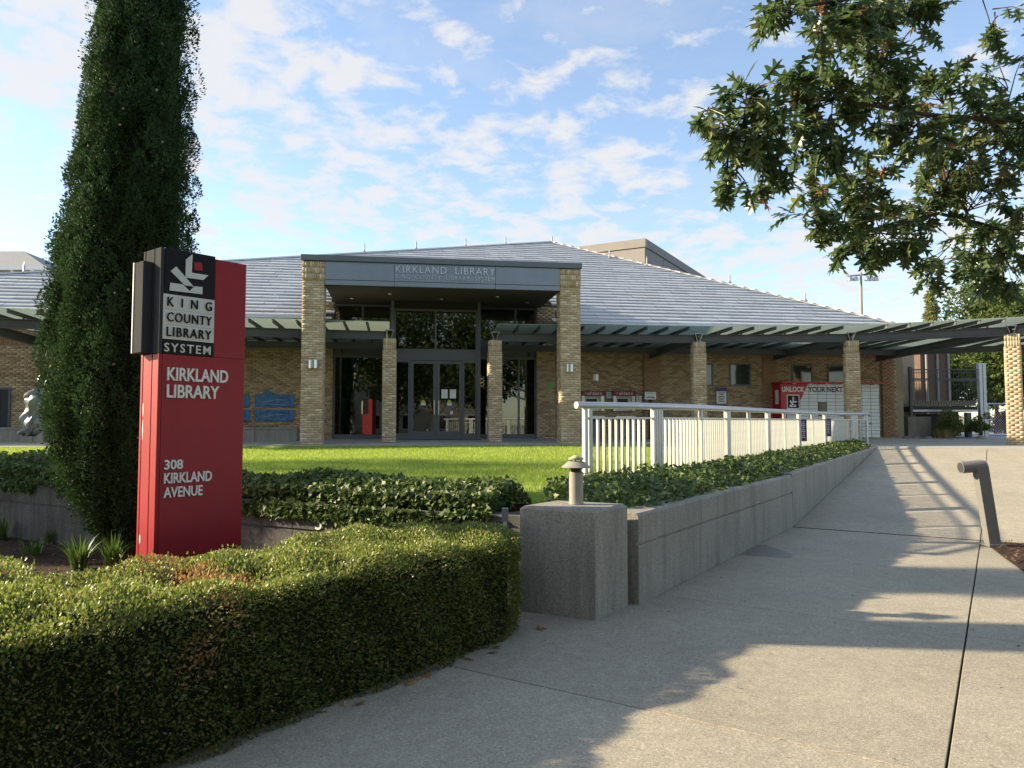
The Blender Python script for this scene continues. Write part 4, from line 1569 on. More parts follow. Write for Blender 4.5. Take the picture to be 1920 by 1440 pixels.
# worn paint on the end strip
for z0, h, o in ((1.55, 0.20, 0), (1.98 - 0.3, 0.0, 0), (1.72, 0.14, 1), (0.66, 0.10, 0)):
    if h == 0:
        continue
    ring = []
    for k in range(10):
        a = k / 10 * 2 * math.pi
        r_ = random.uniform(0.6, 1.0)
        ring.append(SO + NE * 0.0005 + NF * (-0.238 - 0.013 * math.cos(a) * r_) + Vector((0, 0, z0 + h / 2 * math.sin(a) * r_)))
    MB().prism(ring, NE * 0.001).build('bare_patch', M['chip_paint'], sg)
rows_z = [(2.66, 2.537), (2.535, 2.412), (2.410, 2.292)]
for (zt, zb), word, sp_ in zip(rows_z, ('KING', 'COUNTY', 'LIBRARY'), (2.3, 1.15, 1.15)):
    po = sbox('white_panel', 0.024, 0.466, 0.004, 0.010, zb, zt, M['sign_white'])
    text('lettering', word, S(0.055, 0.0102, zb + 0.024), SW, (0, 0, 1), 0.385, 0.076, M['sign_black'], po, depth=0.012, spacing=sp_)
text('lettering', 'SYSTEM', S(0.04, 0.0042, 2.188), SW, (0, 0, 1), 0.40, 0.072, M['sign_white'], sg, bold=0.008, depth=0.008, spacing=1.25)
# emblem
def emb(pts, name, m, dep=0.008):
    ring = []
    for x, y in pts:
        u = (x - 1220) / 370.0
        top, bot = 155 + 80 * u, 515 + 57 * u
        v = (y - top) / (bot - top)
        ring.append(S(0.004 + 0.462 * u, 0.0045, SH - 0.38 * v))
    MB().prism(ring, NF * dep).build(name, m, sg)


emb([(1380, 255), (1425, 215), (1422, 358), (1540, 380), (1505, 415), (1380, 395)], 'emblem', M['sign_white'])
emb([(1435, 275), (1490, 280), (1500, 342), (1442, 340)], 'emblem', M['sign_red'])
emb([(1278, 345), (1315, 310), (1437, 465), (1375, 455)], 'emblem', M['sign_white'])
emb([(1278, 435), (1362, 448), (1410, 500), (1443, 463), (1500, 470), (1500, 525), (1275, 495)], 'emblem', M['sign_white'])
LW = M['letter_white']
text('lettering', 'KIRKLAND', S(0.07, 0.001, 1.955), SW, (0, 0, 1), 0.535, 0.108, LW, sg, bold=0.018, depth=0.014)
text('lettering', 'LIBRARY', S(0.07, 0.001, 1.815), SW, (0, 0, 1), 0.455, 0.108, LW, sg, bold=0.018, depth=0.014)
text('lettering', '308', S(0.065, 0.001, 1.232), SW, (0, 0, 1), 0.155, 0.078, LW, sg, bold=0.018, depth=0.012)
text('lettering', 'KIRKLAND', S(0.065, 0.001, 1.120), SW, (0, 0, 1), 0.41, 0.085, LW, sg, bold=0.018, depth=0.012)
text('lettering', 'AVENUE', S(0.065, 0.001, 1.005), SW, (0, 0, 1), 0.33, 0.085, LW, sg, bold=0.018, depth=0.012)

# ------------------------------------------------------------------ things along the library wall
# seat wall on the left
e_s = sz(558, 815, 1.9)[0]
sw = thing('seat_wall', F(e_s - 4, 1.9, 1.05), 'low grey concrete seat wall under the blue relief panels', 'seat wall')
k = e_s
while k > -15.5:
    MB().fbox(k - 1.24, k - 0.006, 1.75, 2.3, 1.02, 1.44).build('block', M['concrete'], sw)
    MB().fbox(k - 1.24, k - 0.006, 1.72, 2.33, 1.442, 1.50).build('seat_slab', M['concrete'], sw)
    k -= 1.25
# blue relief panels
def relief(px0, px1, y0, y1, label, bump=None):
    s0, zt = sz(px0, y0, TW - 0.03)
    s1, zb = sz(px1, y1, TW - 0.03)
    r_ = thing('relief_panel', F((s0 + s1) / 2, TW, zb), label, 'relief panel', 'blue relief panels on the brick wall')
    MB().fbox(s0, s1, TW - 0.035, TW + 0.004, zb, zt).build('plate', M['blue_relief'], r_, bevel=0.015)
    # raised waves
    n_ = 22
    for wv in range(4):
        ring = []
        zz_ = zb + (zt - zb) * (0.14 + wv * 0.2)
        h = (zt - zb) * 0.06
        pu, pd = [], []
        for i in range(n_ + 1):
            f = i / n_
            x = s0 + 0.03 + (s1 - s0 - 0.06) * f
            zc = zz_ + (zt - zb) * 0.10 * math.sin(f * 4.0 + wv * 1.7 + px0) + (zt - zb) * 0.05 * math.sin(f * 11 + wv)
            zc = min(max(zc, zb + h * 1.2), zt - h * 1.5)
            pu.append(F(x, TW - 0.036, zc + h * math.sin(math.pi * min(1, f * 1.02 + 0.03))))
            pd.append(F(x, TW - 0.036, zc))
        MB().prism(pd + pu[::-1], -FT * 0.02).build('wave', M['teal_relief' if wv % 2 else 'foam_relief'], r_)
    if bump:
        ring = [F(s0 + (s1 - s0) * f, TW - 0.02, zt + (zt - zb) * h_) for f, h_ in ((0.15, 0.002), (0.30, 0.42), (0.42, 0.22), (0.62, 0.002))]
        MB().prism(ring, FT * 0.02).build('peak', M['teal_relief'], r_)


relief(478, 551, 740, 763, 'blue relief panel with a small teal peak on top', True)
relief(478, 551, 768, 790, 'lower blue wave relief panel nearest the porch pier')
relief(392, 468, 740, 763, 'upper blue relief panel mostly hidden behind the red sign')
relief(392, 468, 768, 790, 'lower blue relief panel mostly hidden behind the red sign')

# self check in machines
def kiosk(px0, px1, label):
    s0, zt = sz(px0, 733, TW - 0.2)
    s1, _ = sz(px1, 733, TW - 0.2)
    k_ = thing('check_in_machine', F((s0 + s1) / 2, TW - 0.2, ZF + 0.6), label, 'book return', 'self check in machines')
    zh = sz(px0, 742, TW - 0.2)[1]
    hd = MB().fbox(s0 - 0.02, s1 + 0.02, TW - 0.24, TW - 0.01, zh, zt).build('header', M['kiosk_red'], k_)
    text('lettering', '+ self check in', F(s0 + 0.1, TW - 0.2405, zh + 0.035), FU, (0, 0, 1), s1 - s0 - 0.2, (zt - zh) * 0.62, M['letter_white'], hd, depth=0.003, split=False)
    m1 = (s1 - s0)
    MB().fbox(s0, s0 + 0.10, TW - 0.2, TW - 0.01, ZF + 0.95, zh - 0.002).build('side_panel', M['steel'], k_)
    MB().fbox(s1 - 0.12, s1, TW - 0.2, TW - 0.01, ZF + 0.95, zh - 0.002).build('side_panel', M['steel'], k_)
    MB().fbox(s0 + 0.10, s1 - 0.12, TW - 0.08, TW - 0.01, ZF + 0.95, zh - 0.002).build('back_panel', M['sign_white'], k_)
    MB().fbox(s0 + 0.18, s1 - 0.24, TW - 0.12, TW - 0.081, ZF + 1.15, zh - 0.1).build('screen', M['screen'], k_)
    MB().fbox(s0 + 0.04, s1 - 0.03, TW - 0.34, TW - 0.01, ZF + 0.70, ZF + 0.78).build('shelf', M['steel'], k_, bevel=0.01)
    MB().fbox(s0 + 0.08, s1 - 0.08, TW - 0.26, TW - 0.01, ZF + 0.62, ZF + 0.698).build('slot', M['black'], k_)
    MB().fbox(s0, s1, TW - 0.12, TW - 0.01, ZF, ZF + 0.618).build('base', M['stone_grey'], k_)


kiosk(1091, 1133, 'self check in machine with red header nearest the porch pier')
kiosk(1150, 1191, 'self check in machine with red header beside the arrow sign')


def notice(px0, px1, y0, y1, label, t, cat='notice', frame=True, lines=4, top=None):
    s0, zt = sz(px0, y0, t)
    s1, zb = sz(px1, y1, t)
    o = thing('notice', F((s0 + s1) / 2, t, zb), label, cat)
    if frame:
        MB().fbox(s0 - 0.03, s1 + 0.03, t, t + 0.012, zb - 0.03, zt + 0.03).build('backing', M['metal_dark'], o)
    MB().fbox(s0, s1, t - 0.006, t - 0.001, zb, zt).build('sheet', M['paper'], o)
    if top:
        MB().fbox(s0, s1, t - 0.009, t - 0.0065, zt - (zt - zb) * 0.2, zt).build('heading', top, o)
    ln = MB()
    for k in range(lines):
        z = zt - (zt - zb) * ((0.28 if top else 0.14) + k * (0.66 if top else 0.76) / max(lines, 1))
        w_ = (s1 - s0) * (0.36 - 0.06 * ((k * 5) % 3))
        ln.fbox((s0 + s1) / 2 - w_, (s0 + s1) / 2 + w_, t - 0.009, t - 0.0065, z - (zt - zb) * 0.045, z)
    ln.build('print_lines', M['ink'], o)
    return o, s0, s1, zb, zt


notice(1137, 1147, 735, 747, 'small white framed notice between the two check in machines', TW - 0.02)
notice(1193, 1203, 742, 755, 'small white framed notice right of the second check in machine', TW - 0.02)
notice(1343, 1362, 728, 757, 'white notice with purple heading under the first square window', TW - 0.02, top=M['purple'], lines=6)
o, s0, s1, zb, zt = notice(1209, 1230, 735, 749, 'white arrow sign on a black stand before the brick wall', TW - 0.7, cat='sign', frame=False, lines=2)
zc = zb + (zt - zb) * 0.25
ar = MB().fbox(s0 + 0.05, s1 - 0.10, TW - 0.709, TW - 0.7065, zc - 0.012, zc + 0.012)
ar.prism([F(s1 - 0.10, TW - 0.7065, zc - 0.03), F(s1 - 0.03, TW - 0.7065, zc), F(s1 - 0.10, TW - 0.7065, zc + 0.03)], -FT * 0.0025)
ar.build('arrow', M['ink'], o)
sm_ = (s0 + s1) / 2
MB().fbox(sm_ - 0.06, sm_ + 0.06, TW - 0.698, TW - 0.66, ZF, zb - 0.002).build('stand', M['black'], o)
MB().fbox(sm_ - 0.2, sm_ + 0.2, TW - 0.88, TW - 0.5, ZF - 0.02, ZF + 0.012).build('foot', M['black'], o)
# vertical white sign on the corner wall
s0, zt = sz(1688, 720, TW)
# parcel lockers
TLK = 2.35
l0, zlt = sz(1464, 719, TLK)
l1, _ = sz(1648, 719, TLK)
lk = thing('parcel_lockers', F((l0 + l1) / 2, TLK, ZF), 'bank of pale parcel lockers with a red end and printed slogan', 'lockers')
zlb = ZF + 0.02
MB().fbox(l0, l1, TLK + 0.012, TW - 0.07, zlb, zlt).build('cabinet', M['stone_grey'], lk)
MB().fbox(l0 - 0.012, l0 - 0.001, TLK, TW - 0.07, zlb, zlt).build('red_end', M['locker_red'], lk)
MB().fbox(l0 - 0.05, l1 + 0.15, TLK - 0.22, TW - 0.07, zlt + 0.002, zlt + 0.06).build('canopy_roof', M['locker_red'], lk)
for k in range(6):
    x = l0 + 0.45 + k * 0.62
    if x < l1:
        MB().fbox(x - 0.05, x + 0.05, TLK - 0.12, TLK - 0.04, zlt - 0.02, zlt + 0.001).build('lamp', M['white_paint'], lk)
# red corner of the front
xr, zr = sz(1515, 720, TLK)[0], sz(1500, 752, TLK)[1]
xk = sz(1500, 752, TLK)[0]
ring = [F(l0, TLK - 0.0042, zlb), F(xk, TLK - 0.0042, zlb), F(xk, TLK - 0.0042, zr), F(xr, TLK - 0.0042, zlt - 0.002), F(l0, TLK - 0.0042, zlt - 0.002)]
rp = MB().prism(ring, FT * 0.0018).build('red_corner', M['locker_red'], lk)
nrow, ncol = 15, 9
xs = np.linspace(xk, l1, ncol + 1)
zs = np.linspace(zlb, zlt - 0.005, nrow + 1)
for c in range(ncol):
    for r in range(nrow):
        a, b_, c0, c1 = xs[c] + 0.009, xs[c + 1] - 0.009, zs[r] + 0.007, zs[r + 1] - 0.007
        if b_ - a < 0.04:
            continue
        if c == 2 and 6 <= r <= 9:
            if r == 6:
                MB().fbox(a + 0.03, b_ - 0.03, TLK - 0.004, TLK + 0.010, c0, zs[10] - 0.02).build('screen', M['screen'], lk)
            continue
        MB().fbox(a, b_, TLK - 0.002, TLK + 0.010, c0, c1).build('locker_door', M['locker_white'], lk)
tz0, tz1 = sz(1500, 735, TLK)[1], sz(1500, 725, TLK)[1]
a, b_ = sz(1466, 730, TLK)[0], sz(1508, 730, TLK)[0]
text('lettering', 'UNLOCK', F(a, TLK - 0.0046, tz0), FU, (0, 0, 1), b_ - a, tz1 - tz0, M['letter_white'], lk, bold=0.03, depth=0.003)
a, b_ = sz(1515, 730, TLK)[0], sz(1580, 730, TLK)[0]
text('lettering', 'YOUR NEXT', F(a, TLK - 0.005, tz0), FU, (0, 0, 1), b_ - a, tz1 - tz0, M['ink'], lk, bold=0.02, depth=0.003)
a, z0 = sz(1570, 781, TLK)
text('lettering', 'Pin', F(a - 0.02, TLK - 0.005, z0), FU, (0, 0, 1), 0.28, 0.10, M['kiosk_red'], lk, bold=0.02, depth=0.003)
a, z0 = sz(1614, 781, TLK)
text('lettering', 'nline.', F(a, TLK - 0.005, z0), FU, (0, 0, 1), 0.40, 0.10, M['kiosk_red'], lk, bold=0.02, depth=0.003)
a, z0 = sz(1630, 796, TLK)
text('lettering', 'e.', F(a, TLK - 0.005, z0), FU, (0, 0, 1), 0.12, 0.08, M['kiosk_red'], lk, bold=0.02, depth=0.003)
# emblem card on the red corner
c0, zct = sz(1476, 741, TLK)
c1, zcb = sz(1498, 765, TLK)
MB().fbox(c0 - 0.02, c1 + 0.02, TLK - 0.006, TLK - 0.003, zcb - 0.62, zct + 0.02).build('emblem_card', M['paper'], lk)
MB().fbox(c0 + 0.01, c1 - 0.01, TLK - 0.009, TLK - 0.0065, zcb, zct - 0.01).build('emblem_card', M['sign_black'], lk)
def emb2(pts, m):
    ring = []
    for x, y in pts:
        u = (x - 1220) / 370.0
        top, bot = 155 + 80 * u, 515 + 57 * u
        v = (y - top) / (bot - top)
        ring.append(F(c0 + 0.01 + (c1 - c0 - 0.02) * u, TLK - 0.0095, zct - (zct - zcb) * v))
    MB().prism(ring, -FT * 0.002).build('emblem', m, lk)


emb2([(1380, 255), (1425, 215), (1422, 358), (1540, 380), (1505, 415), (1380, 395)], M['paper'])
emb2([(1435, 275), (1490, 280), (1500, 342), (1442, 340)], M['locker_red'])
emb2([(1278, 345), (1315, 310), (1437, 465), (1375, 455)], M['paper'])
emb2([(1278, 435), (1362, 448), (1410, 500), (1443, 463), (1500, 470), (1500, 525), (1275, 495)], M['paper'])
for k, wd in enumerate(('KING', 'COUNTY', 'LIBRARY')):
    text('lettering', wd, F(c0 + 0.01, TLK - 0.0065, zcb - 0.14 - k * 0.15), FU, (0, 0, 1), c1 - c0 - 0.02, 0.075, M['ink'], lk, depth=0.002, spacing=1.4, split=False)
MB().fbox(l0 - 0.016, l0 - 0.0125, TLK + 0.15, TLK + 0.38, ZF + 1.2, ZF + 1.7).build('side_label', M['paper'], lk)

# sculpture beside the cypress, mostly hidden by it
sc_b = F(sz(78, 838, 0.3)[0], 0.3, 1.03)
scu = thing('sculpture', sc_b, 'grey bronze draped figure sculpture showing left of the cypress', 'sculpture')
MB().box(sc_b + Vector((0.05, 0, -0.01)), (0.9, 0, 0), (0, 0.55, 0), (0, 0, 0.05)).build('base', M['concrete_pale'], scu)
MB().box(sc_b + Vector((0.0, 0, 0.36)), (0.09, 0, 0), (0, 0.09, 0), (0, 0, 0.33)).build('post', M['stone_beige'], scu)
n1, n2 = 40, 36
V = []
for i in range(n1):
    f = i / (n1 - 1)
    c = sc_b + Vector((-0.30 + 0.62 * f ** 0.8, 0, 0.28 + 1.95 * f))
    r = 0.10 + 0.30 * math.sin(math.pi * min(1, f * 0.9 + 0.12)) ** 0.8
    for k in range(n2):
        a = 2 * math.pi * k / n2
        fold = 1 + 0.13 * math.sin(a * 7 + f * 6) + 0.08 * math.sin(a * 13 - f * 14) + 0.15 * math.sin(f * 21 + a)
        V.append(c + Vector((math.cos(a) * r * fold, math.sin(a) * r * fold * 0.8, 0.05 * math.sin(a * 5 + f * 9))))
b = MB()
b.v = [tuple(v) for v in V]
for i in range(n1 - 1):
    for k in range(n2):
        k2 = (k + 1) % n2
        b.f.append((i * n2 + k, i * n2 + k2, (i + 1) * n2 + k2, (i + 1) * n2 + k))
b.f.append(tuple(reversed(range(n2))))
b.f.append(tuple(range((n1 - 1) * n2, n1 * n2)))
b.build('drapery', M['bronze'], scu, smooth=True)
for px_, z_, dx in ((0, 1.35, -0.42), (0, 0.34, -0.55), (0, 0.75, -0.5)):
    c = sc_b + Vector((dx, -0.1, z_))
    MB().tube([c + Vector((0.25, 0.05, 0.1)), c + Vector((0.1, 0, 0.05)), c, c + Vector((-0.04, 0, -0.07))], [0.09, 0.07, 0.06, 0.025], 8).build('limb', M['bronze'], scu, smooth=True)

# ------------------------------------------------------------------ things right of the building
# rough side wall and recess behind
s1_ = SR
MB().fbox(s1_ + 0.26, s1_ + 1.25, TW + 0.7, TW + 9.0, ZF, 4.6).build('side_wing', M['stucco'], LIB)
wv = thing('side_building', F(s1_ + 3, 12, 1.1), 'brown brick wing with pale pipes behind the raised deck', 'building')
WT = ft((1728 - 960) / FPX * 33.5, 33.5)
s1_ = fs((1728 - 960) / FPX * 33.5, 33.5) - 1.26
MB().fbox(s1_ + 1.26, s1_ + 2.75, WT, WT + 5, 1.1, 5.4).build('wall', M['brown_brick'], wv)
MB().fbox(s1_ + 2.76, s1_ + 4.3, WT + 3.0, WT + 6, 1.1, 4.6).build('wall', M['stone_grey'], wv)
for k in range(3):
    x = s1_ + 1.7 + k * 0.55
    MB().tube([F(x - 0.2, WT - 0.07, 1.1), F(x - 0.2, WT - 0.07, 5.2)], 0.05, 8).build('pipe', M['stone_beige'], wv, smooth=True)
MB().fbox(s1_ + 2.9, s1_ + 4.0, WT + 2.93, WT + 2.995, 1.1, 3.6).build('door', M['metal_dark'], wv)
MB().fbox(s1_ + 2.76, s1_ + 4.3, WT + 2.5, WT + 6, 4.61, 5.5).build('grey_panel', M['metal_panel'], wv)
# small deck with wire guard
dk = thing('raised_deck', on_plane_z(1775, 820, 1.1), 'raised deck with dark wire guard rails beside the library corner', 'deck')
YD = 27.6
def dp(px, py, dy=0.0):
    return on_plane_y(px, py, YD + dy)
a, b_ = dp(1705, 688), dp(1705, 780)
MB().wbox(a.x, a.x + 0.10, YD, YD + 0.12, b_.z, a.z).build('post', M['metal_dark'], dk)
for x in (1834, 1841):
    a, b_ = dp(x, 681), dp(x, 815)
    MB().wbox(a.x, a.x + 0.11, YD - 0.05, YD + 0.12, 1.1, a.z).build('post', M['galv_rail'], dk)
for y, h in ((693, 0.04), (699, 0.02), (711, 0.05), (714, 0.03), (770, 0.07)):
    a, b_ = dp(1711, y), dp(1833, y)
    MB().bar(a, b_, 0.05, h).build('rail', M['metal_dark'] if y < 760 else M['galv_rail'], dk)
a, b_ = dp(1711, 693), dp(1833, 770)
wv_ = MB()
for k in range(24):
    x = a.x + (b_.x - a.x) * (k + 0.5) / 24
    wv_.wbox(x - 0.006, x + 0.006, YD + 0.02, YD + 0.03, b_.z, a.z)
for k in range(7):
    z = b_.z + (a.z - b_.z) * (k + 0.5) / 7
    wv_.wbox(a.x, b_.x, YD + 0.031, YD + 0.037, z - 0.004, z + 0.004)
wv_.build('wire_mesh', M['metal_dark'], dk)
a, b_ = dp(1707, 762), dp(1835, 772)
MB().wbox(a.x, b_.x, YD + 0.06, YD + 2.2, b_.z, a.z).build('deck_slab', M['black'], dk)
a, b_ = dp(1707, 774), dp(1838, 774)
MB().wbox(a.x + 0.05, b_.x, YD + 1.6, YD + 1.8, 1.1, a.z - 0.02).build('under_wall', M['concrete_dark'], dk)
a, b_ = dp(1711, 751), dp(1833, 761)
MB().wbox(a.x, b_.x, YD + 0.10, YD + 0.14, b_.z, a.z).build('kick_panel', M['screen'], dk)
a, b_ = dp(1813, 773), dp(1823, 820)
MB().wbox(a.x, b_.x, YD + 0.0, YD + 0.2, 1.1, a.z - 0.01).build('leg', M['stone_grey'], dk)
a = dp(1705, 781)
MB().wbox(a.x, a.x + 0.85, YD + 0.1, YD + 0.9, 1.1, a.z).build('base_block', M['concrete'], dk)
# chain link gate
gt = thing('wire_gate', on_plane_z(1873, 812, 1.1), 'galvanised wire gate between the deck and the last column', 'gate')
YG = 30.5
a, b_ = on_plane_y(1851, 757, YG), on_plane_y(1893, 811, YG)
fr = MB()
fr.tube([(a.x, YG, 1.1), (a.x, YG, a.z)], 0.035, 8).tube([(b_.x, YG, 1.1), (b_.x, YG, a.z + 0.15)], 0.05, 8)
fr.tube([(a.x, YG, a.z), (b_.x, YG, a.z)], 0.025, 8).tube([(a.x, YG, 1.16), (b_.x, YG, 1.16)], 0.045, 8)
fr.build('frame', M['galv_rail'], gt, smooth=True)
wm = MB()
for k in range(-8, 12):
    x = a.x + k * 0.1
    for sg_ in (1, -1):
        x0_, x1_ = x, x + (a.z - 1.16) * 0.9 * sg_
        lo_, hi_ = max(min(x0_, x1_), a.x), min(max(x0_, x1_), b_.x)
        if hi_ - lo_ < 0.02:
            continue
        za = 1.16 + abs((lo_ if sg_ > 0 else hi_) - x0_) / 0.9
        zb_ = 1.16 + abs((hi_ if sg_ > 0 else lo_) - x0_) / 0.9
        wm.bar((lo_ if sg_ > 0 else hi_, YG, za), (hi_ if sg_ > 0 else lo_, YG, zb_), 0.006, 0.006)
if wm.v:
    wm.build('wire_mesh', M['galv_rail'], gt)

# ------------------------------------------------------------------ far buildings, lamp mast
ph = thing('rooftop_block', (9, 46, 1.1), 'beige and dark grey flat-topped block rising behind the right hip', 'building')
C = Vector((8.1, 45, 0))
e1, e2 = Vector((-0.87, 0.49, 0)).normalized(), Vector((0.49, 0.87, 0)).normalized()
zt = on_plane_y(1212, 447, 45).z
def pbox(name, u0, u1, v0, v1, z0, z1, m):
    P = lambda u, v, z: C + e1 * u + e2 * v + Vector((0, 0, z))
    return MB().hexa([P(u1, v0, z0), P(u0, v0, z0), P(u0, v1, z0), P(u1, v1, z0), P(u1, v0, z1), P(u0, v0, z1), P(u0, v1, z1), P(u1, v1, z1)]).build(name, m, ph)


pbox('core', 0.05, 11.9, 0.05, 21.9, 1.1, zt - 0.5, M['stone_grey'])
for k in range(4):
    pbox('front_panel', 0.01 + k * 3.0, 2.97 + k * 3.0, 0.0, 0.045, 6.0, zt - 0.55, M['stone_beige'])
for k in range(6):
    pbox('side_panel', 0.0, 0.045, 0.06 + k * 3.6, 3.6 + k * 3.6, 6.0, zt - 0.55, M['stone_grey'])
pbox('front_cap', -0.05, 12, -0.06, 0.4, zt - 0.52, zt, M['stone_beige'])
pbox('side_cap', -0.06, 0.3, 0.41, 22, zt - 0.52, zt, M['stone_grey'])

hs_ = thing('hipped_house', (-45, 58, 0), 'grey roofed house with bracketed eaves beyond the left roof end', 'house')
p = on_plane_y(86, 500, 56)
pr_ = on_plane_y(38, 466, 60)
xe, ze_h = p.x, p.z
MB().wbox(xe - 24, xe - 0.7, 56.7, 70, 0, ze_h - 0.05).build('wall', M['cream'], hs_)
rfm = MB()
rv = [(xe - 25, 56, ze_h), (xe, 56, ze_h), (xe, 71, ze_h), (xe - 25, 71, ze_h), (pr_.x - 18, 63.5, pr_.z + 0.6), (pr_.x - 2.0, 63.5, pr_.z + 0.6)]
rfm.add(rv, [(0, 1, 5, 4), (1, 2, 5), (2, 3, 4, 5), (3, 0, 4), (3, 2, 1, 0)])
rfm.build('roof', M['roof_grey'], hs_)
MB().wbox(xe - 25.05, xe + 0.05, 55.9, 55.99, ze_h - 0.25, ze_h + 0.05).build('eave_board', M['white_paint'], hs_)
for k in range(10):
    x = xe - 1.2 - k * 1.5
    MB().prism([(x, 56.69, ze_h - 1.3), (x, 56.69, ze_h - 0.26), (x, 56.02, ze_h - 0.26), (x, 56.25, ze_h - 0.6), (x, 56.5, ze_h - 0.85)], (0.16, 0, 0)).build('bracket', M['white_paint'], hs_)

lm = thing('flood_light_mast', on_plane_y(1615, 790, 62), 'tall wooden mast with a crossbar of floodlights behind the roof', 'light mast')
a, b_ = on_plane_y(1614, 511, 62), on_plane_y(1617, 700, 62)
MB().tube([(b_.x, 62, 1.0), (a.x, 62, a.z)], [0.15, 0.10], 8).build('mast', M['stone_beige'], lm, smooth=True)
c0_, c1_ = on_plane_y(1589, 518, 62), on_plane_y(1640, 513, 62)
MB().bar(c0_, c1_, 0.1, 0.12).build('crossbar', M['stone_beige'], lm)
for px in (1592, 1602, 1624, 1632, 1640):
    q = on_plane_y(px, 517, 62)
    MB().lathe((q.x, 61.8, q.z - 0.45), [(0.24, 0), (0.2, 0.2), (0.08, 0.4)], 10).build('floodlight', M['steel'], lm, smooth=True)

# ------------------------------------------------------------------ foliage helpers
def unit(a):
    return a / np.maximum(np.linalg.norm(a, axis=1, keepdims=True), 1e-9)


def rand_dirs(n):
    return unit(rng.normal(size=(n, 3)))


def leaf_arrays(T, TFc, P, A, Nn, size, wide=1.0):
    T = np.asarray(T, float)
    TFc = np.asarray(TFc, int)
    n = len(P)
    Y = unit(A)
    X = unit(np.cross(Y, Nn))
    Z = np.cross(X, Y)
    s = np.broadcast_to(np.asarray(size, float), (n,))[:, None, None]
    V = P[:, None, :] + s * (T[None, :, 0:1] * wide * X[:, None, :] + T[None, :, 1:2] * Y[:, None, :] + T[None, :, 2:3] * Z[:, None, :])
    k = len(T)
    Fc = TFc[None] + (np.arange(n) * k)[:, None, None]
    return V.reshape(-1, 3), Fc.reshape(-1, TFc.shape[1])


OVAL = ([(0, 0, 0), (0.27, 0.35, 0.05), (0.20, 0.75, 0.05), (0, 1, 0), (-0.20, 0.75, 0.05), (-0.27, 0.35, 0.05)], [(0, 1, 2, 3), (0, 3, 4, 5)])
BLADE = ([(-0.5, 0, 0), (0.5, 0, 0), (0, 1, 0.15)], [(0, 1, 2)])
RHOMB = ([(0, 0, 0), (0.3, 0.5, 0.06), (0, 1, 0), (-0.3, 0.5, 0.06)], [(0, 1, 2, 3)])
IVY_T = ([(0, 0.12, 0), (0.32, -0.05, 0.03), (0.50, 0.30, 0.02), (0.26, 0.50, 0.07), (0, 1.0, -0.02), (-0.26, 0.50, 0.07), (-0.50, 0.30, 0.02), (-0.32, -0.05, 0.03)],
         [(0, 1, 2), (0, 2, 3), (0, 3, 4), (0, 4, 5), (0, 5, 6), (0, 6, 7)])
# pointed, deeply lobed oak leaf
_o = [(0, 0.0)]
_side = [(0.05, 0.14), (0.30, 0.16), (0.085, 0.32), (0.46, 0.46), (0.36, 0.53), (0.075, 0.55), (0.36, 0.80), (0.26, 0.83), (0.07, 0.76)]
OAK_V = [(0, 0, 0), (0, 0.32, 0.03), (0, 0.55, 0.03), (0, 0.76, 0.02), (0, 1.0, -0.05)]
OAK_F = []
for sg_ in (1, -1):
    b0 = len(OAK_V)
    OAK_V += [(x * sg_, y, -0.05 * abs(x) * 2) for x, y in _side]
    i = lambda k_: b0 + k_
    OAK_F += [(0, i(0), 1), (i(0), i(1), i(2)), (i(0), i(2), 1), (1, i(2), 2), (i(2), i(3), i(4)), (i(2), i(4), i(5)), (i(2), i(5), 2),
              (2, i(5), 3), (i(5), i(6), i(7)), (i(5), i(7), i(8)), (i(5), i(8), 3), (3, i(8), 4)]
OAK_T = (OAK_V, OAK_F)


def cat(parts):
    V, Fs, k = [], [], 0
    for v, f in parts:
        V.append(v)
        Fs.append(f + k)
        k += len(v)
    return np.concatenate(V), np.concatenate(Fs)


# ------------------------------------------------------------------ boxwood hedge
HZ = 0.75
HW = 1.22
# centre line: long arm beside the pavement, corner, second arm
hd_ = Vector((0.606, 0.795, 0)).normalized()
hn_ = Vector((-hd_.y, hd_.x, 0))             # away from the pavement
h_end = Vector((-0.26, 6.28, 0)) - hd_ * 0.0
h_cor = Vector((-0.26, 6.28, 0)) - hd_ * 3.75
h2d = Vector((-0.72, 0.69, 0)).normalized()
h_far = h_cor + h2d * 4.2
dead = [(on_plane_z(360, 1076, 0.74), 0.17, 0.9), (on_plane_z(400, 1088, 0.73), 0.15, 0.95), (on_plane_z(440, 1095, 0.70), 0.13, 0.95), (on_plane_z(300, 1058, 0.75), 0.18, 0.6),
        (on_plane_y(375, 1235, 3.62), 0.12, 0.85), (on_plane_y(425, 1140, 3.74), 0.13, 0.5), (Vector((-1.46, 4.2, 0.60)), 0.14, 0.4), (Vector((-0.62, 5.32, 0.58)), 0.14, 0.3), (Vector((-1.95, 3.35, 0.22)), 0.10, 0.5),
        (Vector((-0.95, 4.85, 0.5)), 0.16, 0.2)]


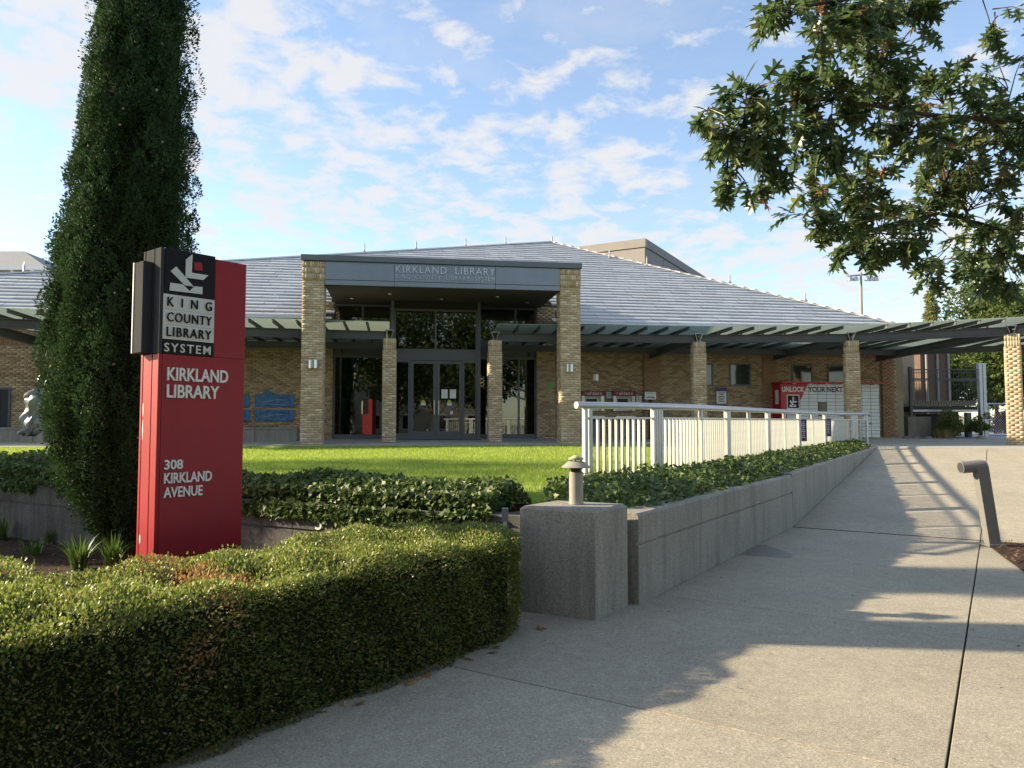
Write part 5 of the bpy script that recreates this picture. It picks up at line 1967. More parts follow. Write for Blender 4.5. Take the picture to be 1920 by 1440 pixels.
def hedge_arm(c0, c1, round_end, n, u0=-0.66):
    c0, c1 = np.array(c0), np.array(c1)
    L_ = np.linalg.norm(c1 - c0)
    d = (c1 - c0) / L_
    nn = np.array([-d[1], d[0], 0])
    u = rng.uniform(u0, L_, n)
    r = HW / 2
    half = np.full(n, r)
    if round_end:
        x = np.clip((u - (L_ - 0.42)) / 0.42, 0, 0.999)
        half = r * np.sqrt(1 - x ** 2 * 0.97)
    # cross-section perimeter: sides and top, rounded shoulders
    per = rng.uniform(0, 1, n)
    tot = HZ + HW + HZ
    a = per * tot
    y = np.where(a < HZ, -1.0, np.where(a < HZ + HW, (a - HZ) / HW * 2 - 1, 1.0))
    z = np.where(a < HZ, a, np.where(a < HZ + HW, HZ, tot - a))
    ny = np.where(a < HZ, -1.0, np.where(a < HZ + HW, 0.0, 1.0))
    nz = np.where((a >= HZ) & (a < HZ + HW), 1.0, 0.0)
    # round the shoulders
    sh = 0.10
    ey = (1 - np.abs(y)) * half
    ez = HZ - z
    top = nz > 0.5
    t1 = np.clip(1 - ey / sh, 0, 1) * top
    t2 = np.clip(1 - ez / sh, 0, 1) * (~top)
    z = z - top * (sh * (1 - np.sqrt(np.maximum(0, 1 - t1 ** 2))))
    yy = y * half - np.sign(y) * (~top) * (sh * (1 - np.sqrt(np.maximum(0, 1 - t2 ** 2))))
    ny = ny + np.sign(y) * t1
    nz = nz + t2
    # slight taper towards the ground and a lumpy clip
    yy = yy * (1.0 - 0.04 * (1 - z / HZ))
    lump = 0.03 * np.sin(u * 4.3 + y * 3) + 0.02 * np.sin(u * 11.3 - y * 5 + z * 9) + 0.012 * np.sin(u * 2.3 + z * 6)
    P = c0[None] + d[None] * u[:, None] + nn[None] * yy[:, None]
    P[:, 2] = z
    Nrm = nn[None] * ny[:, None]
    Nrm[:, 2] = nz
    if round_end:
        x = np.clip((u - (L_ - 0.42)) / 0.42, 0, 1)[:, None]
        Nrm = Nrm + d[None] * x * 1.2 * (1 - top[:, None] * 0.8)
    Nrm = unit(Nrm)
    depth = -rng.exponential(0.022, n) + 0.016 + lump
    return P + Nrm * depth[:, None], Nrm


hedge = thing('boxwood_hedge', (-1.4, 4.6, 0), 'thick clipped boxwood hedge along the pavement, browned in patches', 'hedge')
h_sta = h_cor - hd_ * 1.5
pa, na = hedge_arm(h_sta, h_end, True, 175000)
pb, nb = hedge_arm(h_cor, h_far, False, 42000, 0.2)
# end cap of the rounded end
m_ = 9000
ang = rng.uniform(-1.45, 1.45, m_)
rr = HW / 2
zc = HZ * np.sqrt(rng.uniform(0, 1, m_))
ctr = np.array(h_end) - np.array(hd_) * 0.42
ca, sa = np.cos(ang), np.sin(ang)
pc = ctr[None] + np.array(hd_)[None] * (ca * 0.43)[:, None] + np.array(hn_)[None] * (sa * rr)[:, None]
pc[:, 2] = zc
nc = unit(np.array(hd_)[None] * ca[:, None] + np.array(hn_)[None] * sa[:, None] + np.array([0, 0, 0.1]))
pc = pc + nc * (rng.normal(0, 0.012, m_))[:, None]
hp, hnv = np.concatenate([pa, pb, pc]), np.concatenate([na, nb, nc])


def in_arm(P, c0, c1, shrink):
    c0, c1 = np.array(c0), np.array(c1)
    d = (c1 - c0) / np.linalg.norm(c1 - c0)
    nn = np.array([-d[1], d[0], 0])
    r = P - c0[None]
    u, v = r @ d, r @ nn
    return (u > -0.50) & (u < np.linalg.norm(c1 - c0) - 0.5) & (np.abs(v) < HW / 2 - shrink) & (P[:, 2] < HZ - shrink)


keep = np.ones(len(hp), bool)
keep[:len(pa)] &= ~in_arm(pa, h_cor, h_far, 0.07)
keep[len(pa):len(pa) + len(pb)] &= ~in_arm(pb, h_sta, h_end, 0.05)
hp, hnv = hp[keep], hnv[keep]
# gaps between the shoots, and stray shoots that stand proud
hc = hp[rng.integers(0, len(hp), 420)]
hr = rng.uniform(0.018, 0.05, 420)
gap_ = np.zeros(len(hp), bool)
for c_, r_ in zip(hc, hr):
    gap_ |= np.sum((hp - c_) ** 2, axis=1) < r_ * r_
kp = ~(gap_ & (rng.uniform(size=len(hp)) < 0.7))
hp, hnv = hp[kp], hnv[kp]
stray = rng.uniform(size=len(hp)) < 0.025
hp = hp + hnv * (stray * rng.uniform(0.01, 0.045, len(hp)))[:, None]
ax_ = unit(hnv + rand_dirs(len(hp)) * 0.75 + np.array([0, 0, 0.25]))
nm_ = unit(hnv * 0.5 + rand_dirs(len(hp)))
V, Fc = leaf_arrays(*OVAL, hp, ax_, nm_, rng.uniform(0.010, 0.026, len(hp)))
pr = np.zeros(len(hp))
for c, r, s_ in dead:
    dist = np.linalg.norm(hp - np.array(c)[None], axis=1)
    pr = np.maximum(pr, s_ * np.clip(1.3 - dist / r, 0, 1))
pr = np.maximum(pr, 0.03)
dm = (rng.uniform(size=len(hp)) < pr).astype(int)
lit_top = (hnv[:, 2] + rng.normal(0, 0.25, len(hp)) > 0.55) & (dm == 0)  # upward-facing leaves take the colour with sunlight painted in
dm = np.where(lit_top, 2, dm)
fo = mesh_np('foliage', V, Fc, [M['boxwood'], M['boxwood_dead'], M['boxwood_lit_top']], hedge, mi=np.repeat(dm, 2))
fo['kind'] = 'stuff'
# dark twiggy heart of the hedge
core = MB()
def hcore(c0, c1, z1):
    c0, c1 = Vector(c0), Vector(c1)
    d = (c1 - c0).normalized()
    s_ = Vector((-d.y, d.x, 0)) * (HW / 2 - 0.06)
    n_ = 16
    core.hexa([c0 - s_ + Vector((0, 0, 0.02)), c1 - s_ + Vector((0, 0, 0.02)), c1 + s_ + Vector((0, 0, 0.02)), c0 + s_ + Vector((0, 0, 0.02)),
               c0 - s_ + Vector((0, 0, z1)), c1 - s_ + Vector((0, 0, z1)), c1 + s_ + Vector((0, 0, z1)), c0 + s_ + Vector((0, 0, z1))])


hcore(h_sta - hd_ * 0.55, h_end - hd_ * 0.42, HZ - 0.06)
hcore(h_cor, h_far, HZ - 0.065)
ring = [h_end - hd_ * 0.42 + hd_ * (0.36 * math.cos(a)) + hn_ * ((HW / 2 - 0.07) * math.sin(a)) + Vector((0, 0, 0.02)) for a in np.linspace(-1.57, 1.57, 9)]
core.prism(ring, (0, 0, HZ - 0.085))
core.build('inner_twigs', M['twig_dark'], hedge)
# bare twigs low on the front
tw = MB()
for k in range(60):
    u = random.uniform(0.1, 3.4)
    P0 = h_cor + hd_ * u - hn_ * (HW / 2 - 0.02) + Vector((0, 0, random.uniform(0.05, 0.35)))
    P1 = P0 + hd_ * random.uniform(-0.08, 0.08) - hn_ * random.uniform(0.0, 0.03) + Vector((0, 0, random.uniform(-0.05, 0.12)))
    tw.tube([P0, P0.lerp(P1, 0.5) + hd_ * random.uniform(-0.02, 0.02), P1], [0.003, 0.0025, 0.0012], 4, caps=False)
tw.build('twigs', M['bark'], hedge)['kind'] = 'stuff'

# ------------------------------------------------------------------ planting bed behind the hedge
bp = [tuple(p) for p in (wpts[8:] + nrm2[8:] * 0.01)]
bed_ring = [(x, y, 0.05) for x, y in bp] + [(0.05, 6.45, 0.05), tuple(h_end + Vector((0.1, 0.1, 0.05))), tuple(h_cor + Vector((0, 0, 0.05))), tuple(h_far + Vector((0, 0, 0.05)))]
bd = sheet('planting_bed', bed_ring, M['soil'])


def point_in(P, poly):
    x, y = P[:, 0], P[:, 1]
    ins = np.zeros(len(P), bool)
    n_ = len(poly)
    for i in range(n_):
        x0, y0 = poly[i][:2]
        x1, y1 = poly[(i + 1) % n_][:2]
        c = ((y0 > y) != (y1 > y)) & (x < (x1 - x0) * (y - y0) / (y1 - y0 + 1e-12) + x0)
        ins ^= c
    return ins


def scatter_poly(poly, n):
    a = np.array([p[:2] for p in poly])
    lo, hi = a.min(0), a.max(0)
    P = rng.uniform(lo, hi, (n, 2))
    return P[point_in(P, poly)]


q = scatter_poly(bed_ring, 16000)
P3 = np.column_stack([q, np.full(len(q), 0.052) + rng.uniform(0, 0.025, len(q))])
CHIP = ([(-0.5, 0, 0), (0.5, 0.05, 0), (0.42, 1, 0.1), (-0.45, 0.95, 0.06)], [(0, 1, 2, 3)])
V, Fc = leaf_arrays(*CHIP, P3, unit(rand_dirs(len(q)) * np.array([1, 1, 0.3])), unit(rand_dirs(len(q)) * 0.5 + np.array([0, 0, 1])), rng.uniform(0.015, 0.05, len(q)), 0.5)
mesh_np('bark_mulch', V, Fc, M['chips'])['kind'] = 'stuff'
rbp = [tuple(p) for p in pts] if False else [tuple(PQ(p_, q_, 0.02)) for p_, q_ in bed_q] + [tuple(PQ(4.8, 6.4, 0.02)), tuple(PQ(12.16, 6.4, 0.02))]
q = scatter_poly(rbp, 14000)
P3 = np.column_stack([q, np.full(len(q), 0.022) + rng.uniform(0, 0.02, len(q))])
V, Fc = leaf_arrays(*CHIP, P3, unit(rand_dirs(len(q)) * np.array([1, 1, 0.3])), unit(rand_dirs(len(q)) * 0.5 + np.array([0, 0, 1])), rng.uniform(0.015, 0.05, len(q)), 0.5)
mesh_np('bark_mulch', V, Fc, M['chips'])['kind'] = 'stuff'


def strap_clump(base, n, h, spread, name, label, m, grp=None):
    o = thing(name, base, label, 'plant', grp)
    Vs, Fs = [], []
    for k in range(n):
        a = random.uniform(0, 2 * math.pi)
        r0 = random.uniform(0, spread * 0.3)
        L_ = h * random.uniform(0.6, 1.15)
        lean = random.uniform(0.15, 0.9)
        w_ = random.uniform(0.006, 0.012)
        b = len(Vs)
        side = Vector((-math.sin(a), math.cos(a), 0))
        for i in range(6):
            f = i / 5
            p = Vector(base) + Vector((math.cos(a), math.sin(a), 0)) * (r0 + lean * L_ * f ** 1.6 * 0.8) + Vector((0, 0, L_ * (f - 0.45 * lean * f ** 2.4)))
            ww = w_ * (1 - f ** 2) + 0.0008
            Vs += [tuple(p - side * ww), tuple(p + side * ww)]
        for i in range(5):
            Fs.append((b + 2 * i, b + 2 * i + 1, b + 2 * i + 3, b + 2 * i + 2))
    mesh_np('leaves', Vs, np.array(Fs), m, o)['kind'] = 'stuff'
    return o


strap_clump(on_plane_z(150, 1066, 0.06), 110, 0.40, 0.3, 'strap_leaf_plant', 'bright green strap-leaf clump left of the red sign', M['strap_leaf'], 'strap-leaf plants in the mulch')
strap_clump(on_plane_z(212, 1058, 0.06), 90, 0.38, 0.3, 'strap_leaf_plant', 'strap-leaf clump touching the foot of the red sign', M['strap_leaf'], 'strap-leaf plants in the mulch')
strap_clump(on_plane_z(95, 1018, 0.06), 40, 0.22, 0.3, 'strap_leaf_plant', 'small strap-leaf clump near the retaining wall', M['strap_leaf'], 'strap-leaf plants in the mulch')
strap_clump(on_plane_z(4, 1010, 0.06), 50, 0.35, 0.3, 'strap_leaf_plant', 'strap-leaf clump cut by the left edge of the photo', M['strap_leaf'], 'strap-leaf plants in the mulch')

strap_clump(on_plane_z(60, 1040, 0.06), 45, 0.22, 0.4, 'strap_leaf_plant', 'sparse strap-leaf clump in the middle of the mulch', M['strap_leaf'], 'strap-leaf plants in the mulch')
strap_clump(on_plane_z(178, 1022, 0.06), 55, 0.26, 0.4, 'strap_leaf_plant', 'strap-leaf clump under the skirt of the cypress', M['strap_leaf'], 'strap-leaf plants in the mulch')

# ------------------------------------------------------------------ ivy
def ivy(P, Nn, name, size=(0.028, 0.068)):
    n_ = len(P)
    A = unit(rand_dirs(n_) * 0.8 + Nn * 0.25 + np.array([0.1, -0.35, -0.25]))
    V, Fc = leaf_arrays(*IVY_T, P, A, unit(Nn + rand_dirs(n_) * 0.65), rng.uniform(*size, n_))
    o = mesh_np(name, V, Fc, M['ivy'])
    o['kind'] = 'stuff'
    return o


def lumps(x, y):
    return 0.5 + 0.25 * np.sin(x * 2.7 + 1.3 * np.sin(y * 1.9)) + 0.25 * np.sin(y * 3.3 + x * 1.1)


# along the curved wall
n_ = 46000
i0 = (N_ - 1.001) * rng.uniform(0, 1, n_) ** 0.5
ii = i0.astype(int)
fr_ = (i0 - ii)[:, None]
base = wpts[ii] * (1 - fr_) + wpts[ii + 1] * fr_
nr = nrm2[ii]
v = rng.uniform(0, 1, n_) ** 1.25 * 1.06 - 0.06
depth = -0.02 + v * 0.95
hgt = 0.01 + 0.31 * np.sin(np.clip(v, 0.14, 1) * math.pi) ** 0.6 * (0.65 + 0.5 * lumps(base[:, 0], base[:, 1])) * (0.03 + 1.02 * rng.uniform(0, 1, n_) ** 0.7)
over = v < 0.04
x_, y_ = base[:, 0] - nr[:, 0] * depth, base[:, 1] - nr[:, 1] * depth
hang = np.where(over, -rng.uniform(0, 0.15, n_) * (lumps(base[:, 0] * 2, base[:, 1]) > 0.45), hgt)
z_ = np.maximum(lawn_z(x_, y_), 0.80) + hang
x_ = np.where(over, base[:, 0] + nr[:, 0] * rng.uniform(0.0, 0.06, n_), x_)
y_ = np.where(over, base[:, 1] + nr[:, 1] * rng.uniform(0.0, 0.06, n_), y_)
Pi = np.column_stack([x_, y_, z_])
Ni = unit(np.column_stack([nr[:, 0] * (0.8 - v), nr[:, 1] * (0.8 - v), np.full(n_, 0.8)]))
ivy(Pi, Ni, 'ivy')
st_ = np.concatenate([np.column_stack([wpts - nrm2 * 0.235, np.full(N_, 0.785)]), np.column_stack([wpts - nrm2 * 0.98, np.full(N_, 0)])])
st_[N_:, 2] = np.maximum(lawn_z(st_[N_:, 0], st_[N_:, 1]) + 0.012, 0.80)
k_ = np.arange(N_ - 1)
mesh_np('planting_bed', st_, np.stack([k_, k_ + N_, k_ + N_ + 1, k_ + 1], 1), M['soil'])['kind'] = 'structure'
ra_ = RAIL[20:380:12]
n2_ = len(ra_)
wa_ = np.array([tuple(PQ(6.9 + 14.6 * i / (n2_ - 1), -2.97).to_2d()) for i in range(n2_)])
wz_ = np.array([max(float(lawn_z(x, y)), 0.79) + 0.012 for x, y in wa_])
st_ = np.concatenate([np.column_stack([wa_, wz_]), np.column_stack([ra_, lawn_z(ra_[:, 0], ra_[:, 1]) + 0.014])])
k_ = np.arange(n2_ - 1)
mesh_np('planting_bed', st_, np.stack([k_, k_ + n2_, k_ + n2_ + 1, k_ + 1], 1), M['soil'])['kind'] = 'structure'
# between the railing and the ramp wall
q = scatter_poly([tuple(PQ(6.75, -2.83)), tuple(PQ(12.2, -2.83)), tuple(PQ(21.6, -2.80))] + [tuple(p) for p in RAIL[::-1][10::12]] + [(0.55, 8.6), (0.25, 7.15)], 120000)[:40000]
dr = np.min(np.linalg.norm(q[:, None, :] - RAIL[None, ::10, :], axis=2), axis=1)
edge = np.clip(((q[:, 0] * QD.x + q[:, 1] * QD.y) + 2.83) / -0.35, 0, 1)
near = np.clip(1.25 - q[:, 1] / 30, 0.5, 1)
hh = (0.03 + (0.10 + 0.15 * lumps(q[:, 0] * 1.5, q[:, 1] * 1.3)) * edge ** 0.5 * near) * (0.05 + rng.uniform(0, 1, len(q)) ** 0.7)
pq = q[:, 0] * PD.x + q[:, 1] * PD.y
wt = np.where(pq < 12.2, 0.80, 0.83 + 0.17 * (pq - 12.2) / 9.9)
zb = np.maximum(lawn_z(q[:, 0], q[:, 1]), wt - 0.02)
Pi = np.column_stack([q, zb + hh])
Ni = unit(np.column_stack([np.full(len(q), 0.25), np.full(len(q), -0.35), np.full(len(q), 0.85)]))
ivy(Pi, Ni, 'ivy', (0.032, 0.074))
soilr = [tuple(PQ(6.8, -2.96, 0.79)), tuple(PQ(12.2, -2.96, 0.80)), tuple(PQ(21.8, -2.92, 0.97))]

# ------------------------------------------------------------------ lawn grass
lp_poly = [tuple(p) for p in (wpts - nrm2 * 0.7)] + [(0.3, 7.6), (0.7, 8.8)] + [tuple(p) for p in RAIL[::15]] + [tuple(F(11.7, -1.15).to_2d())] + [tuple(F(-15.5, -1.15).to_2d())]
q = scatter_poly(lp_poly, 420000)[:200000]
keepn = rng.uniform(size=len(q)) < np.clip(14.0 / q[:, 1], 0.45, 1.0)
q = q[keepn]
P3 = np.column_stack([q, lawn_z(q[:, 0], q[:, 1]) - 0.004])
V, Fc = leaf_arrays(*BLADE, P3, unit(rand_dirs(len(q)) * 0.45 + np.array([0, 0, 1])), rand_dirs(len(q)), rng.uniform(0.03, 0.065, len(q)), 0.2)
g_ = mesh_np('grass', V, Fc, M['blade'])
g_['kind'] = 'stuff'

# ------------------------------------------------------------------ cypress
CY = 8.75
prof_px = [(1012, 240, 30), (990, 232, 52), (945, 226, 72), (900, 224, 92), (800, 224, 118), (720, 224, 128), (600, 230, 126), (480, 236, 126), (400, 244, 116), (200, 262, 98), (0, 276, 78), (-220, 288, 58), (-420, 296, 22), (-480, 298, 6)]
cz = np.array([on_plane_y(c, y, CY).z for y, c, h in prof_px])
cxx = np.array([on_plane_y(c, y, CY).x for y, c, h in prof_px])
crr = np.array([h * CY / FPX for y, c, h in prof_px])
cyp = thing('cypress_tree', (float(cxx[0]), CY, 0.05), 'tall dark columnar cypress behind the red sign', 'tree')
MB().tube([(cxx[0], CY, 0.0), (cxx[0], CY, 1.5), (cxx[7], CY, 4.0), (cxx[-1], CY, cz[-1] - 0.5)], [0.14, 0.12, 0.08, 0.02], 10).build('trunk', M['bark'], cyp, smooth=True)
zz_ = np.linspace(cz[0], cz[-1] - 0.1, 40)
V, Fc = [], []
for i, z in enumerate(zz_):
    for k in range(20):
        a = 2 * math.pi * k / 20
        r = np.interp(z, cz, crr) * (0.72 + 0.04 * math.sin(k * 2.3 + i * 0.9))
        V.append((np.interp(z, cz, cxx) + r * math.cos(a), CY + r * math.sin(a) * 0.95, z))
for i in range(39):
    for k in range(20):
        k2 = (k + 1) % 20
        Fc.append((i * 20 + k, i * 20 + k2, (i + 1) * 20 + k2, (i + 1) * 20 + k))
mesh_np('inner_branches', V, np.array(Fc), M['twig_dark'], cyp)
NCL, PER = 2300, 150
w_ = np.interp(np.linspace(cz[0] + 0.05, cz[-1], 400), cz, crr) + 0.12
zc = np.interp(rng.uniform(0, 1, NCL), np.cumsum(w_) / w_.sum(), np.linspace(cz[0] + 0.05, cz[-1], 400))
# more clumps on the half that faces the photo
ac = np.where(rng.uniform(size=NCL) < 0.68, rng.uniform(math.pi, 2 * math.pi, NCL), rng.uniform(0, math.pi, NCL))
rc = np.interp(zc, cz, crr) * (0.89 + 0.09 * np.sin(ac * 5 + zc * 1.1) + 0.07 * np.sin(ac * 9 - zc * 2.1)) * rng.uniform(0.80, 1.05, NCL)
CC = np.column_stack([np.interp(zc, cz, cxx) + rc * np.cos(ac), CY + rc * np.sin(ac) * 0.95, zc])
ex = [(160, 200, 0.12), (112, 490, 0.12), (92, 655, 0.08), (112, 610, 0.1), (170, 690, 0.25), (230, 640, 0.25)]
for k_, (px, py, r) in enumerate(ex):
    P = on_plane_y(px, py, CY - 0.1)
    CC[k_ * 3:k_ * 3 + 3] = np.array(P)[None] + rng.normal(0, r * 0.4, (3, 3))
outd = np.column_stack([np.cos(ac), np.sin(ac), np.zeros(NCL)])
sc_r = rng.uniform(0.55, 1.45, NCL)
off = rng.normal(size=(NCL, PER, 3))
off /= np.linalg.norm(off, axis=2, keepdims=True)
off *= rng.uniform(0.45, 1.0, (NCL, PER, 1)) ** 0.5
taper = 1.0 - 0.45 * np.clip(off[:, :, 2:3], -0.2, 1)
off[:, :, :2] *= taper
rad = np.array([0.080, 0.080, 0.19])
P = CC[:, None, :] + off * rad * sc_r[:, None, None]
A = off * 0.75 + outd[:, None, :] * 0.35 + np.array([0, 0, 0.65])
P, A = P.reshape(-1, 3), unit(A.reshape(-1, 3) + rng.normal(0, 0.25, (NCL * PER, 3)))
SPRAY = ([(0, 0, 0), (0.26, 0.45, 0.03), (0, 1, 0), (-0.26, 0.45, 0.03)], [(0, 1, 2, 3)])
V, Fc = leaf_arrays(*SPRAY, P, A, rand_dirs(len(P)), rng.uniform(0.018, 0.042, len(P)))
mesh_np('foliage', V, Fc, M['cypress'], cyp)['kind'] = 'stuff'
cn = MB()
for k in range(90):
    i = random.randrange(NCL)
    c = CC[i] + outd[i] * 0.09 * sc_r[i] + np.array([random.uniform(-0.05, 0.05), 0, random.uniform(-0.1, 0.1)])
    cn.lathe(c, [(0.004, -0.014), (0.013, -0.006), (0.014, 0.005), (0.005, 0.013)], 6)
cn.build('cones', M['cone'], cyp)['kind'] = 'stuff'

# ------------------------------------------------------------------ oak on the right
oak = thing('oak_tree', (6.9, 7.4, 0.02), 'oak with pointed lobed leaves overhanging from the upper right', 'tree')
TR = Vector((6.9, 7.4, 0.0))
MB().tube([TR, TR + Vector((0, 0, 0.35)), TR + Vector((-0.05, 0, 2.6)), TR + Vector((-0.15, -0.1, 5.0)), TR + Vector((-0.1, 0, 8.0))], [0.34, 0.24, 0.2, 0.15, 0.05], 14).build('trunk', M['bark'], oak, smooth=True)
blobs = [  # px, py, half width, half height, distance, leaves
    (1478, 35, 62, 42, 4.7, 130), (1545, 75, 40, 32, 4.8, 60), (1620, 62, 70, 55, 5.0, 190), (1570, 20, 70, 30, 5.2, 110), (1705, 40, 55, 34, 5.6, 150), (1655, 15, 70, 25, 5.4, 120),
    (1655, 115, 45, 50, 5.0, 120), (1500, 150, 48, 38, 5.0, 90), (1560, 195, 70, 50, 5.1, 170), (1400, 190, 52, 36, 4.9, 110), (1322, 208, 36, 24, 4.8, 34),
    (1450, 250, 80, 48, 5.0, 210), (1370, 270, 52, 38, 4.9, 110), (1425, 325, 60, 36, 5.0, 120), (1550, 275, 75, 50, 5.2, 200), (1392, 358, 34, 22, 4.9, 40),
    (1655, 190, 65, 55, 5.3, 180), (1700, 265, 75, 60, 5.5, 230), (1620, 330, 55, 45, 5.5, 150), (1560, 355, 60, 28, 5.4, 90), (1500, 395, 70, 22, 5.2, 80), (1580, 420, 60, 26, 5.3, 100),
    (1760, 180, 60, 55, 5.7, 170), (1830, 235, 75, 75, 5.8, 300), (1780, 310, 75, 60, 5.8, 260), (1890, 150, 50, 70, 5.7, 150), (1895, 60, 36, 40, 5.6, 70), (1880, 300, 60, 75, 5.8, 260),
    (1650, 440, 70, 45, 5.6, 210), (1690, 480, 42, 28, 5.7, 80), (1600, 470, 40, 28, 5.6, 60), (1740, 390, 60, 45, 5.9, 190), (1830, 380, 70, 55, 6.0, 260), (1850, 450, 60, 45, 6.2, 200),
    (1800, 505, 60, 32, 6.3, 150), (1755, 525, 34, 24, 6.3, 60), (1880, 510, 55, 50, 6.4, 190), (1850, 555, 45, 22, 6.4, 70), (1910, 420, 40, 60, 6.2, 150), (1925, 230, 40, 80, 5.9, 160),
    # the part of the crown outside the photo
    (2020, 100, 90, 120, 6.2, 260), (2030, 300, 90, 120, 6.4, 280), (2010, 470, 80, 70, 6.6, 180), (1750, -90, 160, 80, 5.6, 260), (1950, -120, 160, 110, 6.2, 320), (2150, 150, 130, 200, 7.0, 420), (2250, -100, 160, 160, 7.4, 420), (2350, 250, 140, 180, 7.6, 380), (1560, -90, 110, 60, 5.0, 120)]
limbs = [[TR + Vector((-0.07, -0.03, 3.3)), on_plane_y(2060, 235, 6.4), on_plane_y(1890, 226, 5.7), on_plane_y(1730, 214, 5.4), on_plane_y(1620, 196, 5.2), on_plane_y(1530, 180, 5.1), on_plane_y(1430, 200, 5.0), on_plane_y(1345, 205, 4.9)],
         [TR + Vector((-0.1, -0.05, 4.2)), on_plane_y(2000, -70, 6.2), on_plane_y(1800, -60, 5.7), on_plane_y(1640, -10, 5.2), on_plane_y(1490, 15, 4.8)],
         [TR + Vector((-0.05, 0, 2.9)), on_plane_y(2040, 420, 6.7), on_plane_y(1880, 430, 6.2), on_plane_y(1760, 400, 5.9), on_plane_y(1650, 430, 5.6), on_plane_y(1590, 440, 5.5)],
         [TR + Vector((-0.15, -0.1, 5.0)), on_plane_y(2200, -50, 7.2), on_plane_y(2000, -130, 6.4), on_plane_y(1750, -90, 5.6)],
         [TR + Vector((0, 0, 4.0)), TR + Vector((0.8, 0.3, 4.9)), TR + Vector((1.5, 0.5, 5.3))]]
lpts = []
for lb in limbs:
    r = [0.07, 0.03, 0.018, 0.014, 0.011, 0.008, 0.006, 0.004][:len(lb)]
    MB().tube(lb, r, 8).build('limb', M['bark'], oak, smooth=True)
    for a, b_ in zip(lb[:-1], lb[1:]):
        for f in (0, 0.33, 0.66):
            lpts.append(a.lerp(b_, f))
    lpts.append(lb[-1])
Ps, As, Ns = [], [], []
twg = MB()
for (px, py, hw, hh_, Y, n_) in blobs:
    c = on_plane_y(px, py, Y)
    rx, rz = hw * Y / FPX, hh_ * Y / FPX
    ry = (rx + rz) * 0.55
    near_ = min(lpts, key=lambda p: (p - c).length)
    if 1790 < px < 1960:
        n_ = int(n_ * 0.62)
    ntw = max(4, n_ // 13)
    for k in range(ntw):
        d = rand_dirs(1)[0] * rng.uniform(0.35, 1.0) ** 0.5
        tip = c + Vector((d[0] * rx * 1.12, d[1] * ry * 1.2, d[2] * rz * 1.12))
        st = near_.lerp(c, random.uniform(0.25, 0.8))
        mid = st.lerp(tip, 0.55) + Vector((0, 0, 0.03))
        twg.tube([st, mid, tip], [0.006, 0.004, 0.002], 4, caps=False)
        for j in range(max(1, int(n_ / ntw * 0.52))):
            f = random.uniform(0.35, 1.05)
            p = st.lerp(mid, f * 2) if f < 0.5 else mid.lerp(tip, f * 2 - 1)
            out_ = (tip - st).normalized()
            a_ = out_ * 0.6 + Vector(tuple(rand_dirs(1)[0])) * 0.75 + Vector((0, 0, -0.45))
            Ps.append(tuple(p))
            As.append(tuple(a_))
            Ns.append((0, 0, 1))
Ps, As, Ns = np.array(Ps), np.array(As), np.array(Ns, float)
Ns = unit(Ns + rand_dirs(len(Ns)) * 0.75)
V, Fc = leaf_arrays(*OAK_T, Ps, As, Ns, rng.uniform(0.12, 0.19, len(Ps)), 0.88)
mesh_np('leaves', V, Fc, M['oak'], oak)['kind'] = 'stuff'
twg.build('twigs', M['bark'], oak)['kind'] = 'stuff'


# ------------------------------------------------------------------ other trees and shrubs
def leaf_tree(name, base, h, crown_r, crown_z0, n, leaf, m, label, group=None, blobs_n=26, cat_='tree', squash=1.0, trunk_r=0.16, seed=1, density=0.5, columnar=False):
    r_ = np.random.default_rng(seed)
    base = Vector(base)
    o = thing(name, base, label, cat_, group)
    tp = base + Vector((0, 0, h * 0.9))
    MB().tube([base, base + Vector((0.05, 0, h * 0.35)), tp], [trunk_r, trunk_r * 0.7, trunk_r * 0.15], 8).build('trunk', M['bark'], o, smooth=True)
    ch = h - crown_z0
    if columnar:
        f = np.linspace(0.03, 0.97, blobs_n)
        cc = np.column_stack([r_.normal(0, crown_r * 0.25, blobs_n), r_.normal(0, crown_r * 0.25, blobs_n), crown_z0 + ch * f])
        br = crown_r * np.sin(np.clip(f * 0.85 + 0.14, 0, 1) * math.pi) ** 0.6 * r_.uniform(0.7, 1.0, blobs_n) + 0.08
    else:
        d = r_.normal(size=(blobs_n, 3))
        d /= np.linalg.norm(d, axis=1)[:, None]
        d *= r_.uniform(0.3, 1, (blobs_n, 1)) ** 0.6
        cc = d * np.array([crown_r * 0.8, crown_r * 0.8, ch * 0.42]) + np.array([0, 0, crown_z0 + ch * 0.5])
        br = crown_r * r_.uniform(0.22, 0.42, blobs_n)
    lim = MB()
    for c, b_ in zip(cc, br):
        s_ = base + Vector((0, 0, max(0.2, min(h * 0.8, c[2] - b_ * 1.5))))
        e = base + Vector(tuple(c))
        lim.tube([s_, s_.lerp(e, 0.6) + Vector((0, 0, 0.1)), e], [trunk_r * 0.3, trunk_r * 0.16, 0.012], 5, caps=False)
    lim.build('limbs', M['bark'], o)
    wgt = br ** 2 / (br ** 2).sum()
    who = r_.choice(blobs_n, n, p=wgt)
    d = r_.normal(size=(n, 3))
    d /= np.linalg.norm(d, axis=1)[:, None]
    rad_ = r_.uniform(density, 1.05, (n, 1))
    P = np.array(base)[None] + cc[who] + d * rad_ * br[who][:, None] * np.array([1, 1, squash])
    P[:, 2] = np.maximum(P[:, 2], base.z + 0.03)
    V, Fc = leaf_arrays(*OVAL, P, unit(d + r_.normal(0, 0.6, (n, 3)) + np.array([0, 0, -0.2])), unit(d * 0.6 + r_.normal(0, 0.7, (n, 3))), r_.uniform(leaf * 0.7, leaf * 1.3, n))
    mesh_np('crown', V, Fc, m, o)['kind'] = 'stuff'
    return o


def gx(px, Y):
    return (px - 960) / FPX * Y


